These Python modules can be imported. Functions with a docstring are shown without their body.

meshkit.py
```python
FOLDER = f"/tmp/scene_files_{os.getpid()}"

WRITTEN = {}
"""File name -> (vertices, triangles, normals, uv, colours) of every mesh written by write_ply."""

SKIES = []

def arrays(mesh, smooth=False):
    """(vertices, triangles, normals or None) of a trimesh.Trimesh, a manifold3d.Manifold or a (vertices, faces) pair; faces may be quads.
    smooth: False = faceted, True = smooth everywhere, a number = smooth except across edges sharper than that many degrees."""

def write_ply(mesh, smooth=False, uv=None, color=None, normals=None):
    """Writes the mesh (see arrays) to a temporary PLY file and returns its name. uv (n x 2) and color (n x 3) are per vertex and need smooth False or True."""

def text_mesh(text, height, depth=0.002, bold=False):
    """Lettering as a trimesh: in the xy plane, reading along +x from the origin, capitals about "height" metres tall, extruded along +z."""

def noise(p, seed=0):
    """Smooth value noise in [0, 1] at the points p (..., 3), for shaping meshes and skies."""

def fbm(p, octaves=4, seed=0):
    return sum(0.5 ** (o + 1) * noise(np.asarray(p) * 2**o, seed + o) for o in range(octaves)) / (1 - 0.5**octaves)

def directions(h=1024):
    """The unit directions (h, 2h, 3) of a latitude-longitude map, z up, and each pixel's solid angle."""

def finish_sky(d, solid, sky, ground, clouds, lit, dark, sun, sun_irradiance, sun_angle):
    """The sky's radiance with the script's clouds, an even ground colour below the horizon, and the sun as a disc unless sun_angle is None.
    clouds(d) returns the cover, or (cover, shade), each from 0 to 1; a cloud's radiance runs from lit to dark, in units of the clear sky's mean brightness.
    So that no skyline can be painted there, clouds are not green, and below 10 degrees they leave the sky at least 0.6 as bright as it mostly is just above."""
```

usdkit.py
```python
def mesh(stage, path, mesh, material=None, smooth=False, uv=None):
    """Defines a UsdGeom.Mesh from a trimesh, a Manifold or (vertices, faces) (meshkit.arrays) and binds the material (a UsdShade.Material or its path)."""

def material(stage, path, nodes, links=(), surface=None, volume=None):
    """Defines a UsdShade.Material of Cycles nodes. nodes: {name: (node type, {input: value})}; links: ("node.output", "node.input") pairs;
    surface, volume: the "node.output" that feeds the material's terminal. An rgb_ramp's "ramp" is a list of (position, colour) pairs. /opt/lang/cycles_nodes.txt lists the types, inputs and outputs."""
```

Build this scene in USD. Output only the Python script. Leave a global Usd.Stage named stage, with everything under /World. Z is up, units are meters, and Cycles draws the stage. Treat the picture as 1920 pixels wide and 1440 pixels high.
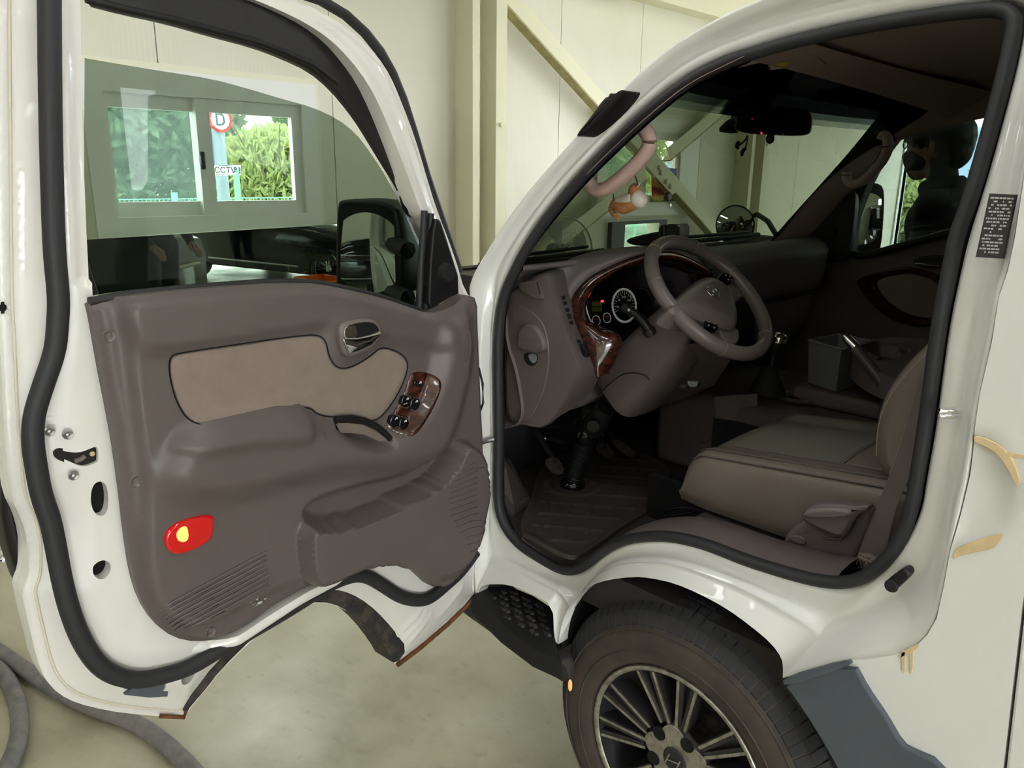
import math, numpy as np, trimesh, shapely, usdkit, meshkit
from scipy.spatial import Delaunay
from shapely.geometry import Polygon, LineString
from pxr import Usd, UsdGeom, UsdLux, UsdShade, Gf, Sdf
stage = Usd.Stage.CreateInMemory()
UsdGeom.SetStageUpAxis(stage, 'Z')
W = UsdGeom.Xform.Define(stage, '/World'); stage.SetDefaultPrim(W.GetPrim())
# ------------------------------------------------ camera (x: rearwards along the truck, y: into the truck, z: up)
F = 1442.0
CAM = np.array([.745, -1.24, 1.585])
_dn = np.array([-70., 5280., F]); _dn /= np.linalg.norm(_dn)
_fh = np.array([0, 0, 1.]) - _dn * _dn[2]; _fh /= np.linalg.norm(_fh)
_rh = np.cross(_dn, _fh); _th = math.radians(45.5)
R = np.outer([math.cos(_th), math.sin(_th), 0], _rh) + np.outer([-math.sin(_th), math.cos(_th), 0], _fh) + np.outer([0, 0, -1.], _dn)
cam = UsdGeom.Camera.Define(stage, '/World/camera')
_m = np.eye(4); _m[:3, 0] = R[:, 0]; _m[:3, 1] = -R[:, 1]; _m[:3, 2] = -R[:, 2]; _m[:3, 3] = CAM
cam.AddTransformOp().Set(Gf.Matrix4d(_m.T.tolist()))
cam.CreateHorizontalApertureAttr(36.0); cam.CreateVerticalApertureAttr(27.0)
cam.CreateFocalLengthAttr(36.0 * F / 1920); cam.CreateClippingRangeAttr(Gf.Vec2f(.02, 200))
cam.CreateExposureAttr(0.12)
# ------------------------------------------------ light: bright overcast sky; LED ceiling panels are built with the room
sky = UsdLux.DomeLight.Define(stage, '/World/sky'); sky.CreateColorAttr(Gf.Vec3f(.92, .97, 1.0)); sky.CreateIntensityAttr(5.2)
LED = 11.0
# ------------------------------------------------ helpers
def ray(x, y): return R @ np.array([(x - 960) / F, (y - 720) / F, 1.0])
def at(x, y, axis, val):
    d = ray(x, y); return CAM + d * ((val - CAM[axis]) / d[axis])
def Y(pts, y):
    "picture points on the plane(s) y = const"
    ys = np.broadcast_to(y, len(pts)); return np.array([at(a, b, 1, c) for (a, b), c in zip(pts, ys)])
def X(pts, x):
    xs = np.broadcast_to(x, len(pts)); return np.array([at(a, b, 0, c) for (a, b), c in zip(pts, xs)])
def unit(v): v = np.asarray(v, float); return v / np.linalg.norm(v)
class Frame:
    "a plane with axes u, v and height w"
    def __init__(s, o, u, v=(0, 0, 1)):
        s.o = np.array(o, float); s.u = unit(u); s.v = unit(np.asarray(v, float) - s.u * np.dot(v, s.u)); s.w = np.cross(s.u, s.v)
        if s.w @ (CAM - s.o) < 0: s.w = -s.w
    def px(s, pts, w=0.0):
        out = []; ws = np.broadcast_to(w, len(pts))
        for (a, b), k in zip(pts, ws):
            d = ray(a, b); t = ((s.o - CAM) @ s.w + k) / (d @ s.w); p = CAM + t * d - s.o; out.append((p @ s.u, p @ s.v))
        return np.array(out)
    def to(s, uv, w):
        uv = np.asarray(uv); return s.o + uv[:, :1] * s.u + uv[:, 1:2] * s.v + np.broadcast_to(w, len(uv))[:, None] * s.w
def smooth(P, it=2, closed=False):
    P = np.asarray(P, float)
    for _ in range(it):
        Q = np.roll(P, -1, 0) if closed else P[1:]
        A = P if closed else P[:-1]
        N = np.empty((2 * len(A), P.shape[1])); N[0::2] = .75 * A + .25 * Q; N[1::2] = .25 * A + .75 * Q
        P = N if closed else np.vstack([P[:1], N, P[-1:]])
    return P
def resamp(P, n, closed=False):
    P = np.asarray(P, float)
    if closed: P = np.vstack([P, P[:1]])
    s = np.r_[0, np.cumsum(np.linalg.norm(np.diff(P, axis=0), axis=1))]
    t = np.linspace(0, s[-1], n + 1)[:-1] if closed else np.linspace(0, s[-1], n)
    return np.stack([np.interp(t, s, c) for c in P.T], 1)
def curve(P, n=40, it=3): return resamp(smooth(P, it), n)
def cat(ms): return trimesh.util.concatenate([m for m in ms if m is not None])
def TM(v, f): return trimesh.Trimesh(np.asarray(v), np.asarray(f), process=False)
def loft(rows, closed=False, caps=False):
    n = len(rows[0]); v = np.vstack(rows); f = []
    for i in range(len(rows) - 1):
        for j in range(n if closed else n - 1):
            a, b = i * n + j, i * n + (j + 1) % n; f += [(a, b, b + n), (a, b + n, a + n)]
    if caps and closed:
        for base in (0, (len(rows) - 1) * n):
            v = np.vstack([v, v[base:base + n].mean(0)]); f += [(base + j, base + (j + 1) % n, len(v) - 1) for j in range(n)]
    return TM(v, f)
def thick(m, d):
    "give a sheet its thickness along d (vector)"
    v, f = np.array(m.vertices), np.array(m.faces); n = len(v)
    e = np.sort(np.vstack([f[:, [0, 1]], f[:, [1, 2]], f[:, [2, 0]]]), axis=1); eo = np.vstack([f[:, [0, 1]], f[:, [1, 2]], f[:, [2, 0]]])
    _, i, c = np.unique(e, axis=0, return_index=True, return_counts=True); b = eo[i[c == 1]]
    side = np.vstack([np.stack([b[:, 0], b[:, 1], b[:, 1] + n], 1), np.stack([b[:, 0], b[:, 1] + n, b[:, 0] + n], 1)])
    return TM(np.vstack([v, v + np.asarray(d)]), np.vstack([f, f[:, ::-1] + n, side]))
def tube(path, r, seg=10, closed=False, up=(0, 0, 1), flat=1.0):
    "r number or one per point; flat: second radius / first (second lies along up)"
    P = np.asarray(path, float); n = len(P); r = np.broadcast_to(r, n)
    T = (np.roll(P, -1, 0) - np.roll(P, 1, 0)) if closed else np.gradient(P, axis=0)
    T /= np.maximum(np.linalg.norm(T, axis=1, keepdims=True), 1e-9)
    up = unit(up); A = np.cross(T, up); bad = np.linalg.norm(A, axis=1) < 1e-3; A[bad] = np.cross(T[bad], [.3, .9, .1])
    A /= np.linalg.norm(A, axis=1, keepdims=True); B = np.cross(A, T)
    an = np.linspace(0, 2 * np.pi, seg, endpoint=False)
    rows = [P[i] + r[i] * (np.cos(an)[:, None] * A[i] + flat * np.sin(an)[:, None] * B[i]) for i in range(n)]
    if closed: rows.append(rows[0])
    return loft(rows, True, caps=not closed)
def tri(ring):
    v, f = trimesh.creation.triangulate_polygon(Polygon(ring), engine='earcut'); return v, f
def slab(uv, fr, w0, w1, b=.003):
    "plate with rounded front edge on a Frame; uv closed outline"
    P = np.asarray(uv, float); keep = np.linalg.norm(P - np.roll(P, 1, 0), axis=1) > 1e-6; P = P[keep]
    if Polygon(P).exterior.is_ccw is False: P = P[::-1]
    def inset(d): 
        a = P - np.roll(P, 1, 0); c = np.roll(P, -1, 0) - P
        na = np.stack([-a[:, 1], a[:, 0]], 1); nc = np.stack([-c[:, 1], c[:, 0]], 1)
        na /= np.linalg.norm(na, axis=1, keepdims=True); nc /= np.linalg.norm(nc, axis=1, keepdims=True)
        m = na + nc; m /= np.maximum((m * m).sum(1, keepdims=True), .5) / 2
        return P + m * d
    rings = [(P, w0), (P, w1 - b), (inset(.3 * b), w1 - .3 * b), (inset(b), w1)] if b else [(P, w0), (P, w1)]
    body = loft([fr.to(r, w) for r, w in rings], True)
    out = [body]
    for r, w in ((rings[0][0], w0), (rings[-1][0], w1)):
        try: tv, tf = tri(r)
        except Exception: tv, tf = r, [(0, i, i + 1) for i in range(1, len(r) - 1)]
        out.append(TM(fr.to(tv, w), tf))
    return cat(out)
def plate(px, fr, w0, w1, b=.003, it=2, n=None):
    uv = fr.px(px, w1); uv = smooth(uv, it, True) if it else uv
    if n: uv = resamp(uv, n, True)
    return slab(uv, fr, w0, w1, b)
def sd(poly, uv):
    "signed distance to a polygon, positive inside"
    p = poly if hasattr(poly, 'exterior') else Polygon(poly)
    p = p if p.is_valid else p.buffer(0); q = shapely.points(np.asarray(uv))
    return np.where(shapely.contains(p, q), 1, -1) * shapely.distance(q, p.boundary)
def sst(x, w): t = np.clip(x / w * .5 + .5, 0, 1); return t * t * (3 - 2 * t)
def field(poly, fr, h, step, skirt=None):
    "height field over a polygon (with holes) on a Frame"
    p = poly if hasattr(poly, 'exterior') else Polygon(poly)
    p = p if p.is_valid else p.buffer(0)
    if hasattr(p, 'geoms'): p = max(p.geoms, key=lambda g: g.area)
    x0, y0, x1, y1 = p.bounds; gx, gy = np.meshgrid(np.arange(x0, x1, step), np.arange(y0, y1, step)); gx[1::2] += step / 2
    g = np.stack([gx.ravel(), gy.ravel()], 1); q = shapely.points(g)
    g = g[shapely.contains(p, q) & (shapely.distance(q, p.boundary) > step * .45)]
    rings = [np.array(r.segmentize(step * .8).coords)[:-1] for r in (p.exterior, *p.interiors)]
    v = np.vstack([*rings, g]); t = Delaunay(v).simplices
    t = t[shapely.contains(p.buffer(1e-7), shapely.points(v[t].mean(1)))]
    a = v[t]; t = t[np.abs(np.cross(a[:, 1] - a[:, 0], a[:, 2] - a[:, 0])) > 1e-9]
    out = [TM(fr.to(v, h(v)), t)]
    if skirt is not None:
        for r in rings: out.append(loft([fr.to(r, h(r)), fr.to(r, skirt)], True))
    return cat(out)
def box(x0, x1, y0, y1, z0, z1): 
    m = trimesh.creation.box([x1 - x0, y1 - y0, z1 - z0]); m.apply_translation([(x0 + x1) / 2, (y0 + y1) / 2, (z0 + z1) / 2]); return m
def rbox(x0, x1, y0, y1, z0, z1, r=.01):
    import manifold3d as m3
    r = min(r, .49 * min(x1 - x0, y1 - y0, z1 - z0)); s = m3.Manifold.sphere(r, 12)
    return m3.Manifold.batch_hull([s.translate((x, y, z)) for x in (x0 + r, x1 - r) for y in (y0 + r, y1 - r) for z in (z0 + r, z1 - r)]).to_mesh()
def mf(m): return TM(m.vert_properties[:, :3], m.tri_verts) if hasattr(m, 'tri_verts') else m
def rb(*a): return mf(rbox(*a))
def cyl(a, b, r, r2=None, seg=20, caps=True):
    a, b = np.asarray(a, float), np.asarray(b, float); t = unit(b - a); u = unit(np.cross(t, [0, 0, 1] if abs(t[2]) < .9 else [1, 0, 0])); v = np.cross(t, u)
    an = np.linspace(0, 2 * np.pi, seg, endpoint=False); c = np.cos(an)[:, None] * u + np.sin(an)[:, None] * v
    return loft([a + r * c, b + (r if r2 is None else r2) * c], True, caps)
def lathe(prof, o, ax, seg=40, up=(0, 0, 1)):
    "prof: (radius, along) pairs"
    o, t = np.asarray(o, float), unit(ax); u = unit(np.cross(t, up)) if abs(np.dot(t, unit(up))) < .95 else unit(np.cross(t, [1, 0, 0])); v = np.cross(t, u)
    an = np.linspace(0, 2 * np.pi, seg, endpoint=False); c = np.cos(an)[:, None] * u + np.sin(an)[:, None] * v
    return loft([o + a * t + max(r, 1e-5) * c for r, a in prof], True)
def blob(c, r, sub=2, rot=None):
    m = trimesh.creation.icosphere(sub, 1.0); m.apply_scale(np.broadcast_to(r, 3))
    if rot is not None: m.vertices = m.vertices @ np.asarray(rot).T
    m.apply_translation(c); return m
def circle(c, r, n=24, e=1.0): t = np.linspace(0, 2 * np.pi, n, endpoint=False); return np.stack([c[0] + r * np.cos(t), c[1] + e * r * np.sin(t)], 1)
def text(s, h, fr, uv, w, d=.0006, bold=False, ang=0.0, mirror=False, ew=1.0):
    m = meshkit.text_mesh(s, h, d, bold); v = np.array(m.vertices); v[:, :2] -= (m.bounds[0, :2] + m.bounds[1, :2]) / 2
    if mirror: v[:, 0] *= -1
    v[:, 0] *= ew
    c, s_ = math.cos(ang), math.sin(ang); q = np.stack([v[:, 0] * c - v[:, 1] * s_ + uv[0], v[:, 0] * s_ + v[:, 1] * c + uv[1]], 1)
    return TM(fr.to(q, w + v[:, 2]), m.faces)
# ------------------------------------------------ materials
def S(*c):
    c = np.array(c if len(c) == 3 else c[0], float) / 255; return tuple(np.where(c < .04045, c / 12.92, ((c + .055) / 1.055) ** 2.4))
M = {}
def mat(name, col, rough=.5, metal=0.0, var=.0, vscale=8, bump=0.0, bscale=300, coat=0.0, spec=.5, emit=None, es=0.0, col2=None, stretch=None, trans=0.0, ior=1.45, sheen=0.0, bd=.002, detail=3, contrast=(.3, .7)):
    n = {'p': ('principled_bsdf', {'base_color': col, 'roughness': rough, 'metallic': metal, 'coat_weight': coat, 'specular_ior_level': spec, 'transmission_weight': trans, 'ior': ior, 'sheen_weight': sheen})}; L = []
    if emit is not None: n['p'][1].update({'emission_color': emit, 'emission_strength': es})
    if var or bump or col2 is not None:
        n['g'] = ('geometry', {}); src = 'g.position'
        if stretch: n['m'] = ('mapping', {'scale': stretch}); L.append((src, 'm.vector')); src = 'm.vector'
    if var or col2 is not None:
        c = np.array(col); lo, hi = (c * (1 - var), np.minimum(c * (1 + var), 1)) if col2 is None else (c, np.array(col2))
        n['n'] = ('noise_texture', {'scale': vscale, 'detail': detail, 'roughness': .6}); n['r'] = ('rgb_ramp', {'ramp': [(contrast[0], tuple(lo)), (contrast[1], tuple(hi))]})
        L += [(src, 'n.vector'), ('n.fac', 'r.fac'), ('r.color', 'p.base_color')]
    if bump:
        n['bn'] = ('noise_texture', {'scale': bscale, 'detail': 2}); n['b'] = ('bump', {'strength': bump, 'distance': bd})
        L += [(src, 'bn.vector'), ('bn.fac', 'b.height'), ('b.normal', 'p.normal')]
    M[name] = usdkit.material(stage, '/World/Looks/' + name, n, L, surface='p.BSDF'); return M[name]
def pane(name, tint, f0=.035, edge=.5):
    "see-through sheet: tinted transparency and a clear reflection that grows at grazing angles"
    M[name] = usdkit.material(stage, '/World/Looks/' + name, {'t': ('transparent_bsdf', {'color': tint}), 'g': ('glossy_bsdf', {'color': (1, 1, 1), 'roughness': 0.0}), 'l': ('layer_weight', {'blend': .5}), 'w': ('math', {'math_type': 'power', 'value2': 5.0}), 'k': ('math', {'math_type': 'multiply_add', 'value2': edge, 'value3': f0}), 'x': ('mix_closure', {})},
        [('l.facing', 'w.value1'), ('w.value', 'k.value1'), ('k.value', 'x.fac'), ('t.BSDF', 'x.closure1'), ('g.BSDF', 'x.closure2')], surface='x.closure')
M['dusty_glass'] = usdkit.material(stage, '/World/Looks/dusty_glass', {'t': ('transparent_bsdf', {'color': (.8, .86, .85)}), 'd': ('translucent_bsdf', {'color': (.62, .78, .74)}), 'x': ('mix_closure', {'fac': .055})}, [('t.BSDF', 'x.closure1'), ('d.BSDF', 'x.closure2')], surface='x.closure')
mat('white_paint', S(232, 231, 226), .32, coat=.6, var=.012, vscale=3)
mat('white_inner', S(229, 226, 220), .36, coat=.4, var=.02, vscale=6)
mat('sealant', S(222, 214, 196), .6); mat('rust', S(130, 80, 40), .8, col2=S(80, 52, 34), vscale=40, bump=.4)
mat('seal', S(42, 42, 45), .55, bump=.08, bscale=500)
mat('black', S(22, 21, 23), .45); mat('matte_black', S(26, 25, 27), .75, bump=.1, bscale=400); mat('void', S(9, 9, 10), .9)
mat('gloss_black', S(14, 13, 16), .12, coat=.6)
mat('brown', S(98, 88, 86), .42, bump=.12, bscale=700, var=.04, vscale=5, bd=.001); mat('brown_dark', S(92, 82, 80), .55, bump=.1, bscale=700, bd=.001)
mat('dash_top', S(104, 96, 96), .62, bump=.12, bscale=700, bd=.001)
mat('scuff', S(150, 142, 140), .7)
mat('fabric', S(136, 120, 110), .85, var=.06, vscale=25, bump=.3, bscale=500, sheen=.2)
mat('bezel', S(116, 106, 103), .42)
mat('chrome', (.85, .85, .87), .06, metal=1.0); mat('steel', (.5, .5, .5), .35, metal=1.0)
mat('wood', S(78, 38, 24), .2, coat=1.0, col2=S(40, 16, 12), vscale=45, contrast=(.35, .6), stretch=(1, 1, 2.2))
mat('leather', S(112, 101, 92), .34, bump=.12, bscale=380, var=.05, vscale=6, bd=.0015)
mat('leather_panel', S(112, 106, 96), .4, bump=.3, bscale=650, bd=.002)
mat('wheel_leather', S(110, 100, 97), .3, bump=.06, bscale=500, bd=.001)
mat('liner', S(165, 146, 138), .9, bump=.1, bscale=600); mat('pink_grip', S(196, 165, 155), .42)
mat('stitch', S(150, 138, 122), .8)
mat('rubber_mat', S(62, 56, 53), .6, var=.15, vscale=9, bump=.1, bscale=150)
mat('foot_plastic', S(52, 46, 43), .6, bump=.1, bscale=400); mat('carpet', S(48, 43, 41), .95, bump=.5, bscale=300)
mat('grey_box', S(104, 104, 106), .6, bump=.08, bscale=400)
mat('tyre', S(58, 52, 49), .8, col2=S(78, 68, 60), vscale=14, bump=.15, bscale=200); mat('tread', S(50, 50, 52), .85, bump=.2, bscale=120, var=.1, vscale=20)
mat('alloy_face', (.52, .50, .46), .38, metal=.9, col2=(.33, .30, .26), vscale=45, contrast=(.4, .62)); mat('alloy_dark', S(52, 50, 52), .4, metal=.3)
mat('flap', S(84, 90, 97), .55, var=.06, vscale=14); mat('dirty_black', S(44, 42, 42), .7, col2=S(92, 80, 70), vscale=32, bump=.3, bscale=150, contrast=(.45, .8))
mat('filler', S(222, 196, 152), .8, var=.12, vscale=40, bump=.3, bscale=160)
mat('sticker', S(58, 54, 54), .5); mat('print_white', S(190, 190, 188), .6); mat('white_plastic', S(225, 228, 228), .4); mat('clear_plastic', S(200, 210, 220), .1, trans=.7)
mat('red_lens', (.62, .004, .006), .08, coat=.8, emit=(1, .004, .004), es=.07); mat('lamp_glow', (1, .55, .2), .3, emit=(1, .34, .05), es=1.5)
mat('red_led', (.5, 0, 0), .3, emit=(1, .05, .05), es=1.5); mat('dial_white', S(200, 200, 200), .5); mat('dial_red', S(190, 30, 30), .4); mat('lcd', S(70, 75, 35), .3)
mat('led', (1, 1, 1), .5, emit=(.97, .985, 1.0), es=LED)
mat('lamp_label', S(200, 170, 40), .6)
mat('orange_led', (.9, .4, .15), .3, emit=(1, .45, .15), es=.6)
pane('door_glass', (.55, .60, .54), .010); pane('clear_glass', (.93, .96, .94)); pane('windshield', (.125, .145, .105), .02); pane('window_glass', (.92, .94, .93), .012); pane('dull_glass', (.74, .78, .77), .012); pane('pass_glass', (.37, .41, .38))
pane('shade_band', (.012, .016, .024), .004, .02); pane('shade_fade', (.16, .20, .24), .004, .02); pane('shade_light', (.5, .56, .58), .004, .02); mat('mirror', (.86, .88, .86), .0, metal=1.0); mat('blue_mirror', (.6, .6, .8), .02, metal=1.0)
mat('gloss_mirror', (.16, .15, .2), .02, metal=1.0); mat('hand_leather', S(74, 66, 63), .45, bump=.1)
mat('smoke', S(31, 29, 31), .3)
mat('navy', S(24, 24, 30), .8); mat('skin', S(138, 102, 86), .5); mat('hair', S(20, 18, 18), .5, bump=.4, bscale=300); mat('grey_stripe', S(110, 112, 118), .6)
mat('car_black', S(16, 16, 20), .12, coat=1.0); mat('car_glass', S(18, 22, 24), .05, coat=.5); mat('lamp_glass', S(200, 205, 208), .08, metal=.6); mat('rim_silver', (.7, .7, .7), .25, metal=.9); mat('dirty_silver', S(150, 145, 128), .5, metal=.2); mat('plate_white', S(225, 225, 222), .5)
mat('mirror_dull', (.62, .68, .63), .0, metal=1.0); mat('crate_orange', S(226, 108, 30), .5); mat('hose_grey', S(92, 90, 90), .7, col2=S(122, 116, 110), vscale=20, bump=.2, bscale=120)
mat('fan_wire', S(170, 170, 160), .4, metal=.3); mat('fan_grey', S(110, 110, 104), .5); mat('fan_tan', S(190, 160, 120), .5); mat('fan_blue', S(150, 150, 140), .4)
mat('poster_yellow', S(225, 190, 40), .5, col2=S(205, 120, 60), vscale=14); mat('poster_blue', S(40, 100, 190), .5, var=.2, vscale=30); mat('poster_lemon', S(245, 225, 40), .5); mat('leaf_plain', S(60, 120, 60), .6)
mat('cat_orange', S(176, 122, 72), .9, bump=.5, bscale=600, var=.15, vscale=120); mat('cat_white', S(214, 204, 190), .9, bump=.5, bscale=600); mat('cat_dark', S(150, 86, 40), .9)
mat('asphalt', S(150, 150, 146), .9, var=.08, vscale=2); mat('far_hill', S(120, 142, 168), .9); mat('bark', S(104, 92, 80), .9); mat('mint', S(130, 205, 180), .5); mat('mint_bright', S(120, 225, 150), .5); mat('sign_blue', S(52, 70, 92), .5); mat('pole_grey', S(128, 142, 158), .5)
def leaf(name, a, b, c):
    M[name] = usdkit.material(stage, '/World/Looks/' + name, {'g': ('geometry', {}), 'r': ('rgb_ramp', {'ramp': [(0, S(a)), (.5, S(b)), (1, S(c))]}), 'd': ('diffuse_bsdf', {}), 't': ('translucent_bsdf', {}), 'x': ('mix_closure', {'fac': .45})},
        [('g.random_per_island', 'r.fac'), ('r.color', 'd.color'), ('r.color', 't.color'), ('d.BSDF', 'x.closure1'), ('t.BSDF', 'x.closure2')], surface='x.closure')
leaf('leaf_dark', (130, 146, 126), (158, 172, 150), (176, 178, 178)); leaf('leaf_mid', (112, 144, 100), (148, 176, 126), (176, 196, 152)); leaf('leaf_yellow', (160, 170, 118), (190, 196, 150), (204, 204, 174))
# wall: cream sandwich panels with fine ribs
M['wall'] = usdkit.material(stage, '/World/Looks/wall', {'g': ('geometry', {}), 'w': ('wave_texture', {'scale': 14.0, 'bands_direction': 'y'}), 'n': ('noise_texture', {'scale': 1.3, 'detail': 3}), 'r': ('rgb_ramp', {'ramp': [(.3, S(206, 204, 184)), (.7, S(216, 214, 196))]}),
    'b': ('bump', {'strength': .07, 'distance': .004}), 'p': ('principled_bsdf', {'roughness': .45})}, [('g.position', 'w.vector'), ('g.position', 'n.vector'), ('n.fac', 'r.fac'), ('r.color', 'p.base_color'), ('w.fac', 'b.height'), ('b.normal', 'p.normal')], surface='p.BSDF')
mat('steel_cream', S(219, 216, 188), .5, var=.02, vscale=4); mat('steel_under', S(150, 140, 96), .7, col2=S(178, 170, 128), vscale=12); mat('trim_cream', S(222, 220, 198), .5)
mat('pvc', S(226, 226, 222), .35); mat('ceiling', S(206, 206, 194), .8)
M['floor'] = usdkit.material(stage, '/World/Looks/floor', {'g': ('geometry', {}), 'n': ('noise_texture', {'scale': 1.6, 'detail': 6, 'roughness': .62}), 'r': ('rgb_ramp', {'ramp': [(.32, S(140, 134, 110)), (.52, S(172, 166, 142)), (.72, S(196, 193, 174))]}),
    'n2': ('noise_texture', {'scale': 26, 'detail': 5, 'roughness': .7}), 'r2': ('rgb_ramp', {'ramp': [(.30, (.70, .69, .66)), (.42, (1, 1, 1))]}), 'mx': ('mix', {'mix_type': 'multiply', 'fac': .6}),
    'rr': ('map_range', {'from_min': .35, 'from_max': .7, 'to_min': .42, 'to_max': .22}), 'p': ('principled_bsdf', {})},
    [('g.position', 'n.vector'), ('g.position', 'n2.vector'), ('n.fac', 'r.fac'), ('n2.fac', 'r2.fac'), ('r.color', 'mx.color1'), ('r2.color', 'mx.color2'), ('mx.color', 'p.base_color'), ('n.fac', 'rr.value'), ('rr.result', 'p.roughness')], surface='p.BSDF')
# ------------------------------------------------ objects
COUNT = {}
def name_at(parent, name):
    k = parent + '/' + name; c = COUNT.get(k, 0); COUNT[k] = c + 1; return k if not c else f'{k}_{c:03d}'
def tag(prim, label=None, category=None, group=None, kind=None):
    for k, v in (('label', label), ('category', category), ('group', group), ('kind', kind)):
        if v: prim.SetCustomDataByKey(k, v)
def obj(name, mesh, m, parent=None, label=None, category=None, group=None, kind=None, sm=35):
    "one Mesh prim; returns its path"
    p = name_at(parent or '/World', name)
    if isinstance(mesh, (list,)): mesh = cat(mesh)
    g = usdkit.mesh(stage, p, mesh, M[m], smooth=sm); tag(g.GetPrim(), label, category, group, kind); return p
def thing(name, label, category, loc=None, group=None, kind=None, parent=None):
    p = name_at(parent or '/World', name); x = UsdGeom.Xform.Define(stage, p)
    tag(x.GetPrim(), label, category, group, kind); return p
def copy_of(src, name, label, category, loc, rz=0.0, scale=1.0, group=None):
    p = name_at('/World', name); x = UsdGeom.Xform.Define(stage, p); pr = x.GetPrim()
    pr.GetReferences().AddInternalReference(src); 
    x.AddTranslateOp().Set(Gf.Vec3d(*map(float, loc))); x.AddRotateZOp().Set(float(rz)); x.AddScaleOp().Set(Gf.Vec3f(scale, scale, scale))
    tag(pr, label, category, group); pr.SetInstanceable(True); return p
# ================================================ the room
import manifold3d as m3
def MB(m): return m3.Manifold(m3.Mesh(np.asarray(m.vertices, np.float32), np.asarray(m.faces, np.uint32)))
def cut(m, *holes):
    a = MB(m)
    for h in holes: a = a - MB(h)
    return mf(a.to_mesh())
def struct(name, mesh, m, parent=None, label=None, sm=30): return obj(name, mesh, m, parent, label=label, kind=None if parent else 'structure', sm=sm)
YL, YR, XF, XB, ZC = -7.0, 9.25, -3.0, 9.5, 3.3
struct('floor', box(XF - .3, XB + .3, YL - .3, YR + .3, -.1, 0), 'floor', label='pale polished concrete garage floor with grey scuffs')
ceil = struct('ceiling', box(XF - .3, XB + .3, YL - .3, YR + .3, ZC, ZC + .1), 'ceiling', label='plain pale ceiling above the truck')
W1 = (-.15, .96, 1.285, 2.01); W2 = (3.23, 4.54, 1.283, 2.02); W3 = (3.44, 4.16, .25, 1.24)
holes = [box(-3.5, -2.5, *w) for w in (W1, W2, W3)]
wf = struct('wall_front', cut(box(-3.16, -3.06, YL - .1, YR + .1, 0, ZC), *holes), 'wall', label='cream insulated panel wall in front of the truck')
edges = [.2 + .885 * k for k in range(-8, 11)] + [YR]
for a, b in zip(edges[:-1], edges[1:]):
    m = cut(box(-3.06, -3.0, a + .0025, b - .0025, 0, ZC), *holes)
    struct('wall_panel', m, 'wall', wf)
struct('wall_left', box(XF - .1, XB, YL - .1, YL, 0, ZC), 'wall', label='cream side wall left of the truck')
RO = (-2.98, 6.5)
struct('wall_right', cut(box(XF, XB, YR, YR + .1, 0, ZC), box(RO[0], RO[1], YR - 1, YR + 1, -.2, 2.36)), 'wall', label='cream side wall with a wide open doorway, behind the person')
struct('wall_back', cut(box(XB, XB + .1, YL, YR, 0, ZC), box(XB - 1, XB + 1, -5.8, -2.2, -.2, 2.7), box(XB - 1, XB + 1, 4.6, 8.2, -.2, 2.7)), 'wall', label='cream rear wall with two open vehicle doors')
struct('trim_1', cat([box(RO[0] - .1, RO[0], YR - .06, YR + .12, 0, 2.4), box(RO[0] - .1, RO[1], YR - .08, YR + .12, 2.36, 2.5)]), 'white_plastic', label='pale metal frame of the open side doorway')
struct('trim_2', box(-3.0, -2.86, YL, YR, 2.80, 3.0), 'steel_cream', label='cream steel beam along the top of the front wall')
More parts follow.
